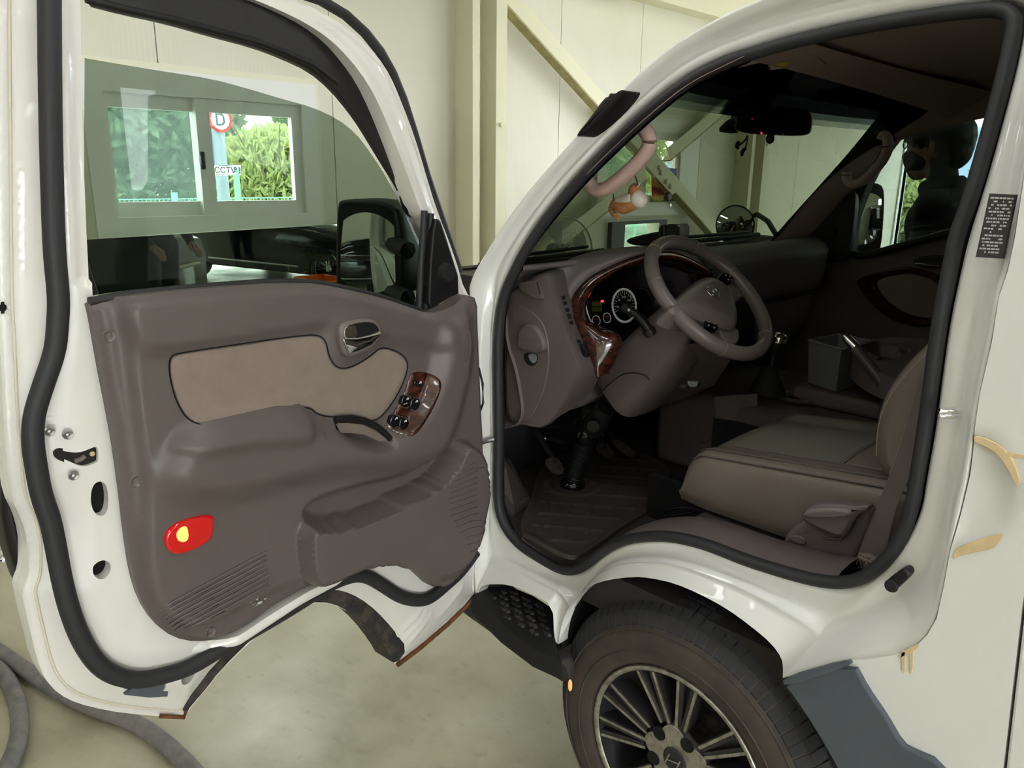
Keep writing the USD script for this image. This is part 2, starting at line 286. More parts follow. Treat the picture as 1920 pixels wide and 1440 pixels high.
# steel columns: two lips around a recessed web
def column(y, label):
    c = thing('steel_column', label, 'column')
    obj('flange', box(-3.0, -2.84, y, y + .055, 0, 2.95), 'steel_cream', c); obj('flange', box(-3.0, -2.80, y + .15, y + .235, 0, 2.95), 'steel_cream', c)
    obj('web', box(-3.0, -2.93, y + .05, y + .16, 0, 2.95), 'trim_cream', c)
    for z in (.9, 1.87, 2.6): obj('bolt', lathe([(0, .012), (.012, .012), (.014, .004), (.014, 0)], (-2.80, y + .19, z), (1, 0, 0), 8), 'steel_cream', c)
column(1.93, 'cream steel column beside the open door frame'); column(5.2, 'cream steel column right of the braced window')
def brace(name, pts, label):
    (y0, z0), (y1, z1) = pts; d = unit([0, y1 - y0, z1 - z0]); nrm = np.cross(d, [1, 0, 0]); nrm = nrm if nrm[2] > 0 else -nrm
    a, b = np.array([0, y0, z0]), np.array([0, y1, z1]); t = thing(name, label, 'brace')
    def bar(x0, x1, n0, n1):
        v = [p + [x, 0, 0] + nrm * n for p in (a, b) for x, n in ((x0, n0), (x1, n0), (x1, n1), (x0, n1))]; return trimesh.convex.convex_hull(np.array(v))
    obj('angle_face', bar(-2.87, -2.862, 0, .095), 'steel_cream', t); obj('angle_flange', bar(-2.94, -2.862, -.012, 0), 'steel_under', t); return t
b1 = brace('diagonal_brace', ((2.19, 2.58), (5.17, .847)), 'long cream angle brace sloping down to the right from the column by the open door')
brace('diagonal_brace', ((2.6, 1.02), (3.72, 1.562)), 'short cream angle brace rising from the fan to the bolted crossing')
brace('diagonal_brace', ((4.0, 1.706), (5.17, 2.315)), 'short cream angle brace rising right from the bolted crossing')
fr = Frame((-2.86, 3.85, 1.62), (0, 1, 0))
an = math.atan2(-1.89, 3.25); rot = lambda P: np.array(P) @ np.array([[math.cos(an), math.sin(an)], [-math.sin(an), math.cos(an)]])
g = thing('gusset_plate', 'bolted plate where the diagonal braces cross in front of the window', 'plate')
obj('plate', slab(rot([(-.22, -.055), (.26, -.055), (.30, .0), (.26, .06), (-.22, .06)]), fr, 0, .008, .002), 'steel_cream', g)
for uu, vv in ((-.02, .02), (.12, -.02), (.19, -.02), (.02, -.0)):
    p = rot([(uu, vv)])[0]; q = fr.to([p], .008)[0]; obj('bolt', lathe([(0, .018), (.014, .018), (.021, .008), (.021, 0)], q, (1, 0, 0), 10), 'steel_cream', g)
# windows: outer frame, two sashes, panes, catch
def window(k, w, split, label, s0, s1, dull):
    y0, y1, z0, z1 = w; t = thing(f'window_{k}', label, None, kind='structure')
    iy0, iy1, iz0, iz1 = y0 + .087, y1 - .087 if k == 1 else y1 - .26, z0 + .09, z1 - .105
    obj('outer_frame', cut(box(-3.03, -2.95, y0, y1, z0, z1), box(-4, -2, iy0, iy1, iz0, iz1)), 'pvc', t)
    obj('casing', cut(box(-3.0, -2.975, y0 - .03, y1 + .03, z0 - .015, z1 + .03), box(-4, -2, y0, y1, z0, z1)), 'trim_cream', t)
    for a, b, x in ((iy0, split + .015, -3.02), (split - .015, iy1, -2.985)):
        s = obj('sash', cut(box(x - .02, x + .015, a, b, iz0, iz1), box(x - 1, x + 1, a + .03 + (.035 if x > -3 else 0), b - (.05 if x > -3 else .03), iz0 + .065, iz1 - .06)), 'pvc', t)
        obj('pane', box(x - .004, x + .002, a + .01, b - .01, iz0 + .05, iz1 - .04), 'window_glass' if x > -3 else 'dusty_glass', s)
    c = obj('catch', cat([rb(-2.975, -2.958, split - .012, split + .008, (z0 + z1) / 2 - .06, (z0 + z1) / 2 + .02, .005), rb(-2.965, -2.94, split - .02, split - .004, (z0 + z1) / 2 - .04, (z0 + z1) / 2, .004)]), 'black', t)
window(1, W1, .351, 'white sliding window seen through the tinted door glass', 0, 0, True)
window(2, W2, 3.80, 'white sliding window behind the crossed braces', 0, 0, True)
t = thing('window_3', 'low clear pane below the braced window with a white car outside', None, kind='structure')
y0, y1, z0, z1 = W3
obj('outer_frame', cut(box(-3.03, -2.96, y0, y1, z0, z1), box(-4, -2, y0 + .16, y1 - .012, z0 + .08, z1 - .02)), 'flap', t)
obj('pane', box(-3.0, -2.995, y0 + .16, y1 - .01, z0 + .07, z1 - .04), 'clear_glass', t)
# ceiling lamps
for i, (x, y) in enumerate([(x, y) for x in (-1.7, .6, 2.9, 5.2, 7.5) for y in (-5.2, -2.9, -.6, 3.0, 6.6)]):
    rr, cc = i // 5, i % 5
    t = thing('ceiling_light', 'long white ceiling lamp in row %s from the front wall, %s' % ('first second third fourth fifth'.split()[rr], ('by the left wall', 'left of the truck', 'over the truck driver side', 'right of the truck', 'by the open right doorway')[cc]), 'lamp', group='ceiling lamps')
    obj('housing', box(x - .64, x + .64, y - .17, y + .17, ZC - .05, ZC), 'white_plastic', t); obj('diffuser', box(x - .6, x + .6, y - .13, y + .13, ZC - .062, ZC - .05), 'led', t)
# ================================================ the truck: body side, wheel, glass
T = thing('pickup_truck', 'white cab-over truck with its driver door wide open and brown interior', 'truck')
N = 260
# rings around the door opening, all starting at the A-pillar foot and running clockwise (up the A-pillar, roof, B-pillar, sill, wheel hump)
in_rub = [(945,800),(946,673),(948,600),(957,553),(973,517),(990,480),(1023,433),(1100,343),(1167,277),(1233,217),(1300,163),(1367,130),(1400,116),(1500,87),(1633,57),(1767,37),(1850,30),(1880,34),(1890,52),(1888,80),(1863,173),(1833,283),(1800,400),(1773,458),(1763,540),(1750,600),(1737,707),(1723,790),(1710,890),(1689,987),(1667,1031),(1631,1067),(1591,1084),(1551,1082),(1511,1076),(1458,1060),(1400,1041),(1378,1033),(1322,1011),(1266,998),(1223,997),(1181,1002),(1147,1017),(1119,1039),(1097,1056),(1074,1063),(1052,1059),(1021,1042),(987,1019),(970,1002),(956,980),(946,952),(944,924),(945,860)]
out_rub = [(930,800),(927,707),(927,640),(932,583),(943,540),(960,505),(1000,430),(1040,377),(1100,307),(1167,240),(1233,180),(1300,133),(1367,103),(1400,94),(1467,73),(1567,50),(1700,27),(1833,8),(1895,2),(1918,7),(1921,27),(1910,100),(1880,217),(1847,333),(1812,440),(1793,523),(1777,600),(1763,700),(1753,790),(1735,885),(1729,942),(1707,1000),(1676,1049),(1636,1084),(1600,1098),(1569,1100),(1511,1089),(1453,1073),(1400,1056),(1378,1047),(1322,1025),(1266,1012),(1223,1011),(1181,1015),(1147,1028),(1119,1047),(1097,1067),(1074,1077),(1052,1074),(1021,1057),(984,1036),(959,1014),(939,986),(930,952),(928,924),(929,860)]
def yin(p):                       # tumblehome: the cab side leans in above the belt line
    z = np.asarray(p)[:, 2]; return .10 * np.clip((z - 1.35) / .5, 0, 1) ** 1.4
def side(px, y):
    "points on the leaning body side, depth y behind the skin"
    p = Y(px, 0.0)
    for _ in range(4): p = Y(px, yin(p) + y)
    return p
def ring(px, y, n=N, it=2): return resamp(smooth(side(px, y), it, True), n, True)
def offs(r, d, y):
    "ring moved outwards in its own plane by d and to depth change y"
    a = np.roll(r, -1, 0) - np.roll(r, 1, 0); nn = np.stack([a[:, 2], 0 * a[:, 0], -a[:, 0]], 1); nn /= np.linalg.norm(nn, axis=1, keepdims=True)
    c = r.mean(0); s = np.sign(((r - c) * nn).sum()); q = r + nn * d * s; q[:, 1] += y; return q
rubO, rubI = ring(out_rub, .03), ring(in_rub, .035)
# outer edges of the visible white jamb, in sections
A_out = [(893,1120),(889,1060),(900,1000),(903,900),(902,760),(896,620),(878,548),(889,513),(920,463),(940,430),(977,377),(1033,310),(1080,258),(1133,203),(1167,170),(1200,137),(1250,93),(1300,60),(1350,32),(1400,8),(1440,-8),(1560,-45),(1700,-75),(1860,-100),(1990,-90)]
B_out = [(1990,-90),(1975,60),(1945,200),(1920,333),(1903,445),(1890,507),(1873,557),(1860,640),(1837,740),(1827,807),(1822,836),(1813,898),(1796,969),(1782,1031),(1769,1102),(1756,1160),(1738,1191),(1720,1209),(1689,1227),(1640,1235),(1596,1240),(1467,1272)]
S_out = [(1467,1272),(1468,1254),(1466,1235),(1447,1207),(1406,1172),(1359,1138),(1312,1113),(1266,1093),(1219,1083),(1188,1081),(1141,1087),(1109,1097),(1081,1119),(1059,1154),(1050,1190),(1049,1212),(1040,1200),(1039,1135),(998,1113),(956,1095),(906,1096),(893,1120)]
def corr(sec, y, it=1): return smooth(side(sec, y), it)
def near(px): 
    q = side([px], .03)[0]; return int(np.argmin(np.linalg.norm(rubO - q, axis=1)))
tl = np.array([0, .0, .02, .10, .30, .40, .46, .52, .62, .72, .86, .95, 1.0])
prof = {'A': [.03, 0, -.004, -.008, -.006, .010, .016, .014, .004, -.004, -.004, 0, .012],
        'B': [.02, 0, -.003, -.004, .010, .018, .020, .020, .012, .004, -.001, 0, .012],
        'S': [.03, 0, -.005, -.003, .004, .004, -.004, .012, .014, .013, .006, .002, .012]}
secs = [(A_out, 'A', (934, 975), (1918, 10), 1), (B_out, 'B', (1918, 10), (1620, 1092), 1), (S_out, 'S', (1620, 1092), (934, 975), 1)]
O_, I_, P_ = [], [], []
for sec, kk, pa, pb, it in secs:
    n = 200; i0, i1 = near(pa), near(pb); i1 = i1 if i1 > i0 else i1 + N
    O_.append(resamp(side(smooth(sec, it), -.006), n + 1)[:-1]); I_.append(resamp(rubO[np.arange(i0, i1 + 1) % N] + [0, .004, 0], n + 1)[:-1]); P_.append(np.tile(prof[kk], (n, 1)))
O_, I_, P_ = np.vstack(O_), np.vstack(I_), np.vstack(P_)
from scipy.ndimage import gaussian_filter1d
P_ = gaussian_filter1d(P_, 10, axis=0, mode='wrap')
white = loft([O_ * (1 - t) + I_ * t + np.stack([0 * P_[:, k], P_[:, k], 0 * P_[:, k]], 1) for k, t in enumerate(tl)], True)
side_panel = obj('cab_side_frame', white, 'white_paint', T, sm=50)
obj('door_opening_seal', tube((rubO + rubI) / 2 + [0, -.004, 0], .0115, 12, True, up=(0, 1, 0), flat=1.25), 'seal', T, sm=80)
# inner lining strip of the opening (closes the gap to the interior)
obj('opening_trim', loft([rubI, offs(rubI, .02, .02), offs(rubI, .06, .06)], True), 'matte_black', T)
# outer skin behind the cab door (flat rear side), with the seam gap
fs = Frame((0, -.014, 0), (1, 0, 0))
skin = [(1990,-90),(1975,60),(1945,200),(1920,333),(1903,445),(1890,507),(1873,557),(1860,640),(1837,740),(1827,807),(1822,836),(1813,898),(1796,969),(1782,1031),(1769,1102),(1756,1160),(1738,1191),(1720,1209),(1689,1227),(1640,1235),(1590,1240),(1600,1300),(1690,1500),(1874,1500),(1915,1150),(1960,800),(2020,400),(2080,-90)]
uv = fs.px(skin, 0)
dish = fs.px([(1815,815),(1850,820),(1880,850),(1900,900),(1898,945),(1880,985),(1840,1015),(1790,1030),(1750,930)], 0)
obj('rear_side_panel', field(uv, fs, lambda q: -.014 * sst(sd(dish, q) - .006, .02), .012, skirt=-.03), 'white_paint', T, label='white rear cab side with beige filler marks', sm=60)
uv2 = fs.px([(1879,1500),(1920,1150),(1965,800),(2025,400),(2085,-90),(2600,-90),(2600,1500)], 0)
obj('cargo_side_panel', slab(uv2, fs, -.03, 0, .004), 'white_paint', T)
obj('panel_seam', slab(fs.px([(1870,1500),(1911,1150),(1960,760),(2030,400),(2040,400),(1975,760),(1925,1150),(1885,1500)], -.02), fs, -.05, -.02, 0), 'void', T)
# beige filler marks
def mark(px, wdt=None):
    obj('filler_mark', plate(px, fs, -.001, .0015, .001, 2), 'filler', T)
mark([(1825,816),(1850,822),(1880,838),(1900,862),(1914,905),(1905,915),(1890,880),(1868,850),(1845,836),(1826,830)])
mark([(1886,846),(1925,854),(1925,862),(1888,856)])
mark([(1788,1030),(1812,1020),(1845,1008),(1883,999),(1876,1012),(1862,1030),(1835,1034),(1795,1044),(1786,1052)])
for x, h in ((1693, 1262), (1708, 1264)): mark([(x - 5, 1222), (x + 5, 1218), (x + 4, 1240), (x + 3, h), (x - 3, h), (x - 4, 1240)])
mark([(1684,1226),(1722,1206),(1723,1214),(1700,1228),(1686,1236)])
# striker, bump stop, type plate on the jamb
fj = Frame((0, .008, 0), (1, 0, 0))
st = obj('striker', tube([at(1800, 770, 1, .0), at(1762, 770, 1, -.03), at(1760, 779, 1, -.03), at(1800, 780, 1, .0)], .005, 8, up=(0, 0, 1)), 'chrome', T, sm=80)
bs = obj('bump_stop', plate([(1657,1094),(1660,1106),(1670,1111),(1680,1107),(1704,1085),(1706,1076),(1700,1068),(1690,1068),(1663,1088)], fj, -.01, .012, .004), 'black', T, sm=60)
obj('stop_face', lathe([(0, .004), (.009, .004), (.011, 0)], fj.to(fj.px([(1671, 1099)], .012), .012)[0], (0, -1, 0), 16), 'matte_black', bs)
ft = Frame((0, -.004, 0), (1, 0, 0))
quad = [(1855,363),(1905,365),(1880,485),(1829,482)]
lb = obj('type_plate', slab(ft.px(quad, .002), ft, -.008, .002, .0005), 'sticker', T, label='dark printed data sticker on the rear door post')
rng = np.random.default_rng(4); q4 = ft.px(quad, .0025); prints = []
def inq(s, t): return (q4[0] * (1 - s) + q4[1] * s) * (1 - t) + (q4[3] * (1 - s) + q4[2] * s) * t
for r in range(17):
    t0 = .05 + r * .053; s0 = .08 + .04 * (r % 3)
    while s0 < .86:
        ln = rng.uniform(.03, .15)
        if rng.random() < .72: prints.append(TM(ft.to([inq(s0, t0), inq(min(s0 + ln, .94), t0), inq(min(s0 + ln, .94), t0 + .026), inq(s0, t0 + .026)], .0026), [(0, 1, 2), (0, 2, 3)]))
        s0 += ln + .025
obj('print', prints, 'print_white', lb, sm=False)
# mud flap
ff = Frame((0, -.02, 0), (1, 0, 0))
flap = obj('mud_flap', plate([(1467,1280),(1597,1243),(1625,1295),(1660,1345),(1690,1398),(1712,1410),(1760,1430),(1800,1500),(1600,1500),(1570,1440),(1530,1370),(1490,1310)], ff, -.015, .006, .003, 1), 'flap', T, label='grey rubber mud flap behind the front wheel')
obj('fold', plate([(1466,1272),(1592,1236),(1597,1249),(1470,1290)], ff, .004, .012, .003, 1), 'flap', flap)
# wheel well liner
wc = np.array([0.0, 0, .365])
arc = side([(1467,1272),(1466,1235),(1447,1207),(1406,1172),(1359,1138),(1312,1113),(1266,1093),(1219,1083),(1188,1081),(1141,1087),(1109,1097),(1081,1119),(1059,1154),(1052,1190),(1049,1240)], .0)
arc = smooth(arc, 1); arc2 = arc + [0, .03, .004]; arc3 = arc + np.array([0, .34, -.02])
obj('wheel_arch_liner', cat([loft([arc + [0, .004, .0], arc2, arc3, arc3 + [0, .25, -.25]]), box(-.38, .4, .70, .72, .1, .9), box(.3, .42, .05, .7, .1, .7)]), 'matte_black', T, sm=50)
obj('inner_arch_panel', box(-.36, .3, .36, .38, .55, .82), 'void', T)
obj('chassis_rail', box(-1.0, 2.5, .45, .55, .38, .52), 'matte_black', T)
# ---- wheel
wy = -.002; WC = np.array([-.004, wy, .349])
tyre_prof = [(.218,.015),(.222,.004),(.235,-.004),(.262,-.010),(.288,-.008),(.302,-.002),(.308,.004),(.312,.006),(.316,.008),(.330,.018),(.340,.026),(.346,.036),(.349,.06),(.350,.075),(.343,.077),(.343,.085),(.350,.087),(.351,.11),(.344,.112),(.344,.120),(.351,.122),(.350,.145),(.343,.147),(.343,.155),(.349,.157),(.345,.18),(.330,.195),(.30,.205),(.24,.2),(.218,.19)]
tyre_prof = [(r if r < .24 else .24 + (r - .24) * .985, y) for r, y in tyre_prof]
wheel = obj('front_wheel', lathe(tyre_prof, WC, (0, 1, 0), 96), 'tyre', T, label='worn black tyre with dusty brown sidewall on a spoked alloy rim', sm=40)
rng = np.random.default_rng(7); blocks = []; NB = 84
for k in range(NB):                                   # shoulder blocks and sipes as real pieces
    a0 = 2 * np.pi * k / NB
    def P(a, r, y): return WC + np.array([r * math.cos(a), y, r * math.sin(a)])
    w_ = 2 * np.pi / NB * .86
    def blk(y0, y1, r0, r1, sh, wa=w_, a=a0):
        v = [P(a + s * wa + sh * f, r, y) for f, (y, r) in enumerate(((y0, r0), (y1, r1))) for s in (0, 1)] + [P(a + s * wa + sh * f, r - .008, y) for f, (y, r) in enumerate(((y0, r0), (y1, r1))) for s in (0, 1)]
        return TM(v, [(0, 1, 3), (0, 3, 2), (4, 5, 1), (4, 1, 0), (1, 5, 7), (1, 7, 3), (4, 0, 2), (4, 2, 6), (2, 3, 7), (2, 7, 6)])
    z = .003 * math.sin(k * 2.1)
    blocks += [blk(.0045, .0215, .3115, .3365, .006, wa=w_ * .93)]
    blocks += [blk(.022, .046, .338, .3535, .004), blk(.046, .074 + z, .3535, .3555, .012), blk(.088 + z, .110, .3555, .3565, .010), blk(.123, .144, .3565, .3555, -.010), blk(.158, .178, .3545, .350, .01)]
obj('tread_block', blocks, 'tread', wheel, kind='stuff', label='dark tread blocks of the front tyre', sm=False)
obj('sidewall_rib', [lathe([(.3, -.0035), (.3025, -.0055), (.305, -.002)], WC, (0, 1, 0), 80), lathe([(.255, -.0095), (.257, -.012), (.259, -.0095)], WC, (0, 1, 0), 80)], 'tyre', wheel, sm=60)
# rim barrel, lip and five pairs of double spokes
obj('rim_barrel', lathe([(.205, .004), (.203, .03), (.192, .05), (.188, .18)], WC, (0, 1, 0), 64), 'alloy_dark', wheel, sm=60)
obj('rim_lip', lathe([(.219, .010), (.220, .002), (.216, -.002), (.210, -.001), (.206, .004)], WC, (0, 1, 0), 80), 'alloy_face', wheel, sm=60)
def rad(a, r, y): return np.array([WC[0] + r * math.cos(a), WC[1] + y, WC[2] + r * math.sin(a)])
def spoke_bar(a_out, a_in, r_in, r_out, w, y_in, y_out, d):
    p, q = rad(a_in, r_in, y_in), rad(a_out, r_out, y_out); t = unit(q - p); s = np.cross(t, [0, 1, 0]); s = unit(s)
    v = [e + s * k * w + np.array([0, yy, 0]) for e in (p, q) for k in (-1, 1) for yy in (0, d)]; return trimesh.convex.convex_hull(np.array(v))
base = math.radians(100)
for k in range(5):
    ac = base + k * 2 * np.pi / 5
    for s in (-1, 1):
        am = ac + s * math.radians(15.5)                 # centre of one double spoke
        sp = obj('spoke', cat([spoke_bar(am + math.radians(5.2), ac + s * math.radians(14) + .10, .085, .207, .0085, .018, .008, .05), spoke_bar(am - math.radians(5.2), ac + s * math.radians(14) - .10, .085, .207, .0085, .018, .008, .05), spoke_bar(am, am, .08, .2, .012, .03, .024, .04)]), 'alloy_dark', wheel)
        for e in (-1, 1):
            obj('machined_edge', spoke_bar(am + e * math.radians(6.2), ac + s * math.radians(14) + e * .13, .082, .208, .0033, .0165, .0055, .002), 'alloy_face', sp)
hubf = Frame(WC + [0, .017, 0], (1, 0, 0))
hub = np.array([((.066 + .017 * (.5 + .5 * math.cos(5 * (a - base)))) * math.cos(a), (.066 + .017 * (.5 + .5 * math.cos(5 * (a - base)))) * math.sin(a)) for a in np.linspace(0, 2 * np.pi, 90, endpoint=False)])
obj('hub_face', slab(hub, hubf, -.02, .003, .003), 'alloy_face', wheel)
for k in range(5):
    a = base + k * 2 * np.pi / 5 + math.radians(36); p = rad(a, .062, .0135)
    obj('lug_hole', lathe([(.0002, .0), (.016, 0), (.0165, -.001), (.0165, .001)], p, (0, -1, 0), 20), 'void', wheel)
cap = obj('centre_cap', lathe([(.0002, .006), (.02, .005), (.029, .002), (.031, -.003)], WC + [0, .0135, 0], (0, -1, 0), 30), 'alloy_dark', wheel, sm=60)
obj('cap_emblem', cat([tube([hubf.to([(x0, y0)], .011)[0], hubf.to([(x1, y1)], .011)[0]], .0018, 6) for x0, y0, x1, y1 in ((-.018, -.012, -.010, .014), (.010, -.014, .018, .012), (-.014, -.002, .014, .004))]), 'alloy_face', cap)
obj('brake_drum', lathe([(.0002, .11), (.10, .11), (.13, .115), (.14, .13), (.14, .2)], WC, (0, 1, 0), 40), 'dirty_black', wheel, sm=50)
# step and bumper end
fz = lambda px, z: np.array([at(a, b, 2, z) for a, b in px])
stp = fz([(884,1118),(905,1100),(955,1098),(1000,1116),(1037,1140),(1042,1205),(1054,1240),(1000,1216),(940,1172)], .5)
sf = Frame((0, 0, .5), (1, 0, 0), (0, 1, 0))
step = obj('entry_step', slab(stp[:, :2] if sf.w[2] > 0 else stp[:, :2], sf, -.05, .0, .004), 'matte_black', T, label='black plastic entry step with moulded tread')
rng = np.random.default_rng(3); cl = []; c0 = Polygon(sf.px([(915,1112),(955,1106),(1000,1124),(1034,1146),(1036,1200),(990,1195),(935,1155)], 0)).buffer(-.004)
x0, y0, x1, y1 = c0.bounds; k = 0
for u in np.arange(x0, x1, .024):
    for v in np.arange(y0, y1, .019):
        uu = u + .012 * (k % 2); k += 1
        if c0.contains(shapely.Point(uu, v)): cl.append(slab(np.array([(uu - .009, v - .003), (uu + .004, v - .006), (uu + .009, v + .001), (uu + .002, v + .006), (uu - .006, v + .005)]), sf, -.002, .006, .002))
obj('tread_nub', cl, 'dirty_black', step, kind='stuff')
bump = [(838,1128),(884,1116),(945,1166),(1000,1206),(1052,1240),(1066,1262),(1066,1293),(1010,1258),(930,1200),(860,1150)]
obj('bumper_end', plate(bump, Frame((0, -.03, 0), (1, 0, 0)), -.12, .0, .02, 1), 'dirty_black', T, label='dusty black lower bumper end under the step')
obj('side_reflector', blob(at(1069, 1285, 1, -.03), (.006, .004, .016)), 'orange_led', T)
# ================================================ the open driver door
D = Frame((-.57, 0, 0), (.083, -.9965, 0)); 
WH = -.03                                                  # white inner flange height
o_out = [(-12,0),(-9,300),(-6,560),(0,640),(6,780),(14,880),(22,937),(41,975),(51,1012),(52,1050),(50,1080),(40,1104),(43,1125),(56,1181),(75,1256),(97,1290),(127,1312),(169,1326),(232,1338),(345,1347),(367,1316),(390,1290),(412,1260),(480,1195),(554,1138),(587,1132),(625,1133),(662,1152),(700,1186),(730,1227),(743,1251),(891,1121),(888,1087),(891,1050),(904,1000),(910,940),(904,860),(899,760),(896,660),(893,600),(892,560),(873,550),(853,480),(817,387),(797,320),(777,253),(753,190),(733,143),(710,107),(677,73),(640,43),(600,20),(550,-3),(480,-28),(380,-62),(250,-100),(100,-130),(-14,-140)]
o_in = [(172,570),(171,545),(164,400),(161,200),(160,-50),(161,-70),(300,-58),(420,-35),(500,-8),(550,14),(600,40),(643,73),(676,112),(703,152),(727,203),(750,262),(774,330),(800,398),(818,420),(866,548),(830,566),(800,588),(763,578),(713,560),(647,545),(597,535),(547,533),(480,535),(333,546),(240,556)]
holesD = {'latch': [(111,852),(116,848),(130,850),(150,851),(170,843),(180,839),(186,840),(187,866),(182,869),(165,876),(150,875),(130,866),(114,860)], 'o1': [(176,912),(188,903),(201,908),(206,930),(205,955),(198,968),(186,969),(176,958),(172,935)], 'o2': [(178,1060),(192,1050),(206,1054),(209,1066),(203,1080),(190,1088),(178,1082),(175,1070)], 'dot': list(circle((25, 584), 8, 12)), 'low': [(234,1300),(250,1290),(300,1282),(316,1284),(313,1304),(280,1306)], 'low2': [(340,1268),(362,1256),(366,1268),(350,1286),(341,1284)]}
Pout = Polygon(smooth(D.px(o_out, -.072), 1, True)); Pwin = Polygon(smooth(D.px(o_in, WH), 1, True)).buffer(0)
Pd = Pout.buffer(0)
hole_polys = {k: Polygon(smooth(D.px(v, WH), 2, True)) for k, v in holesD.items()}
shape = Pd.difference(Pwin)
for h in hole_polys.values(): shape = shape.difference(h)
seal_px = [(96,-60),(97,0),(98,160),(101,320),(106,480),(115,560),(112,613),(108,660),(83,730),(66,785),(65,833),(72,880),(82,935),(98,975),(108,1024),(119,1087),(133,1144),(154,1200),(182,1245),(214,1270),(259,1281),(311,1271),(360,1256),(400,1232),(470,1190),(540,1150),(600,1112),(640,1089),(685,1078),(722,1099),(756,1123),(794,1130),(816,1121),(838,1102),(870,1074),(897,1036)]
seal_uv = resamp(smooth(D.px(seal_px, WH + .02), 3), 160); Lseal = LineString(seal_uv); outL = Pd.exterior
def hd(q):
    p = shapely.points(q); e = shapely.distance(p, outL); s = shapely.distance(p, Lseal); w = shapely.distance(p, Pwin)
    h = WH - .035 * (1 - sst(e - .05, .05)) - .014 * (1 - sst(e - .012, .006)) + .006 * (1 - sst(e - .006, .004))
    h = h + .014 * (1 - sst(np.abs(q[:, 0] - .90) - .0, .0) * 0) * sst(s - .03, .01) * sst(e - .08, .02) * 0
    h = h - .022 * np.exp(-(s / .012) ** 2) * 0 - .012 * (1 - sst(w - .016, .006)) * (q[:, 1] > 1.42)
    h = h + .005 * np.sin(q[:, 1] * 9 + 1) * sst(s - .03, .02) * sst(e - .06, .02)
    # pressed ribs near the lower front corner
    for a, b in ribs: h = h + .006 * np.exp(-(shapely.distance(p, LineString([a, b])) / .006) ** 2)
    return h
ribs = [D.px(r, WH) for r in ([(757,1198),(790,1142)], [(768,1202),(800,1146)], [(779,1204),(808,1150)], [(830,1155),(868,1100)])]
door = obj('driver_door', field(shape, D, hd, .008, skirt=-.095), 'white_inner', T, label='white driver door standing wide open', sm=60)
obj('outer_skin', slab(np.array(Pd.difference(Pwin.buffer(.012)).buffer(0).exterior.coords)[:-1], D, -.115, -.095, .0) if False else field(Pd.difference(Pwin.buffer(.004)), D, lambda q: np.full(len(q), -.097), .04, skirt=-.115), 'white_paint', door)
lowD = [(45,700),(250,640),(860,620),(880,1040),(640,1050),(400,1190),(260,1255),(150,1180),(80,900)]
obj('inner_cavity', slab(D.px(lowD, -.09), D, -.095, -.088, 0), 'void', door)
obj('door_seal', tube(D.to(seal_uv, WH + .012), .0155, 10, up=D.w, flat=.8), 'seal', door, label='black rubber seal around the door', sm=80)
for x, y in ((95, 810), (129, 816), (140, 893)):
    q = D.to(D.px([(x, y)], WH + .004), WH)[0]; obj('screw', lathe([(.0002, .0035), (.003, .002), (.006, .004), (.0075, .002), (.008, -.001)], q, D.w, 14), 'steel', door)
lt = obj('latch', slab(np.array(hole_polys['latch'].buffer(.004).exterior.coords)[:-1], D, WH - .04, WH - .012, .0), 'black', door)
obj('latch_claw', tube(D.to(D.px([(140,866),(152,862),(160,856)], WH - .01), WH - .012), .004, 8), 'bezel', lt); obj('latch_buffer', blob(D.to(D.px([(173,851)], WH - .01), WH - .01)[0], .004), 'filler', lt)
obj('latch_buffer', slab(D.px([(234,1303),(250,1289),(300,1281),(317,1283),(314,1306),(280,1308)], WH - .012), D, WH - .02, WH - .012, 0), 'flap', door)
hem = [p for p in smooth(D.px(o_out, -.072), 1)]; hemL = np.array(Pd.buffer(-.016).exterior.segmentize(.01).coords)[:-1]; hemL = np.roll(hemL, -int(np.argmin(hemL[:, 0])), 0)
sel = hemL[(hemL[:, 0] > .70)]; k_ = np.argmax(np.linalg.norm(np.diff(sel, axis=0), axis=1)); sel = np.roll(sel, -(k_ + 1), 0) if np.linalg.norm(sel[k_ + 1] - sel[k_]) > .1 else sel
obj('sealant_bead', tube(D.to(sel, hd(sel) + .0005), .0024, 6, up=D.w), 'sealant', door, label='beige sealant bead along the door hem', sm=80)
for k in ('o1', 'o2', 'dot'): obj('drain_hole', slab(np.array(hole_polys[k].buffer(.003).exterior.coords)[:-1], D, WH - .05, WH - .022 if k != 'dot' else -.075, 0), 'void', door)
# rust line and moulding at the lower edge
obj('rusty_hem', tube(D.to(D.px([(745,1247),(790,1213),(840,1170),(889,1122)], -.07), -.07), .006, 8, up=D.w), 'rust', door, sm=60)
obj('rusty_hem', tube(D.to(D.px([(300,1343),(345,1345),(352,1322)], -.07), -.07), .004, 8, up=D.w), 'rust', door, sm=60)
obj('arch_moulding', plate([(345,1344),(367,1317),(390,1291),(412,1261),(480,1193),(554,1137),(587,1131),(625,1132),(662,1151),(700,1185),(730,1226),(743,1250),(767,1215),(737,1177),(707,1144),(677,1121),(644,1106),(610,1104),(575,1116),(520,1150),(480,1176),(412,1224),(375,1273),(353,1312)], D, -.125, -.052, .006, 1), 'dirty_black', door, label='scuffed black wheel arch moulding under the door')
obj('outer_handle', plate([(6,900),(24,905),(60,960),(85,1040),(75,1105),(46,1110),(36,1090),(14,1020),(4,960)], D, -.17, -.118, .012), 'black', door, label='black outer door handle behind the scalloped door edge', sm=60)
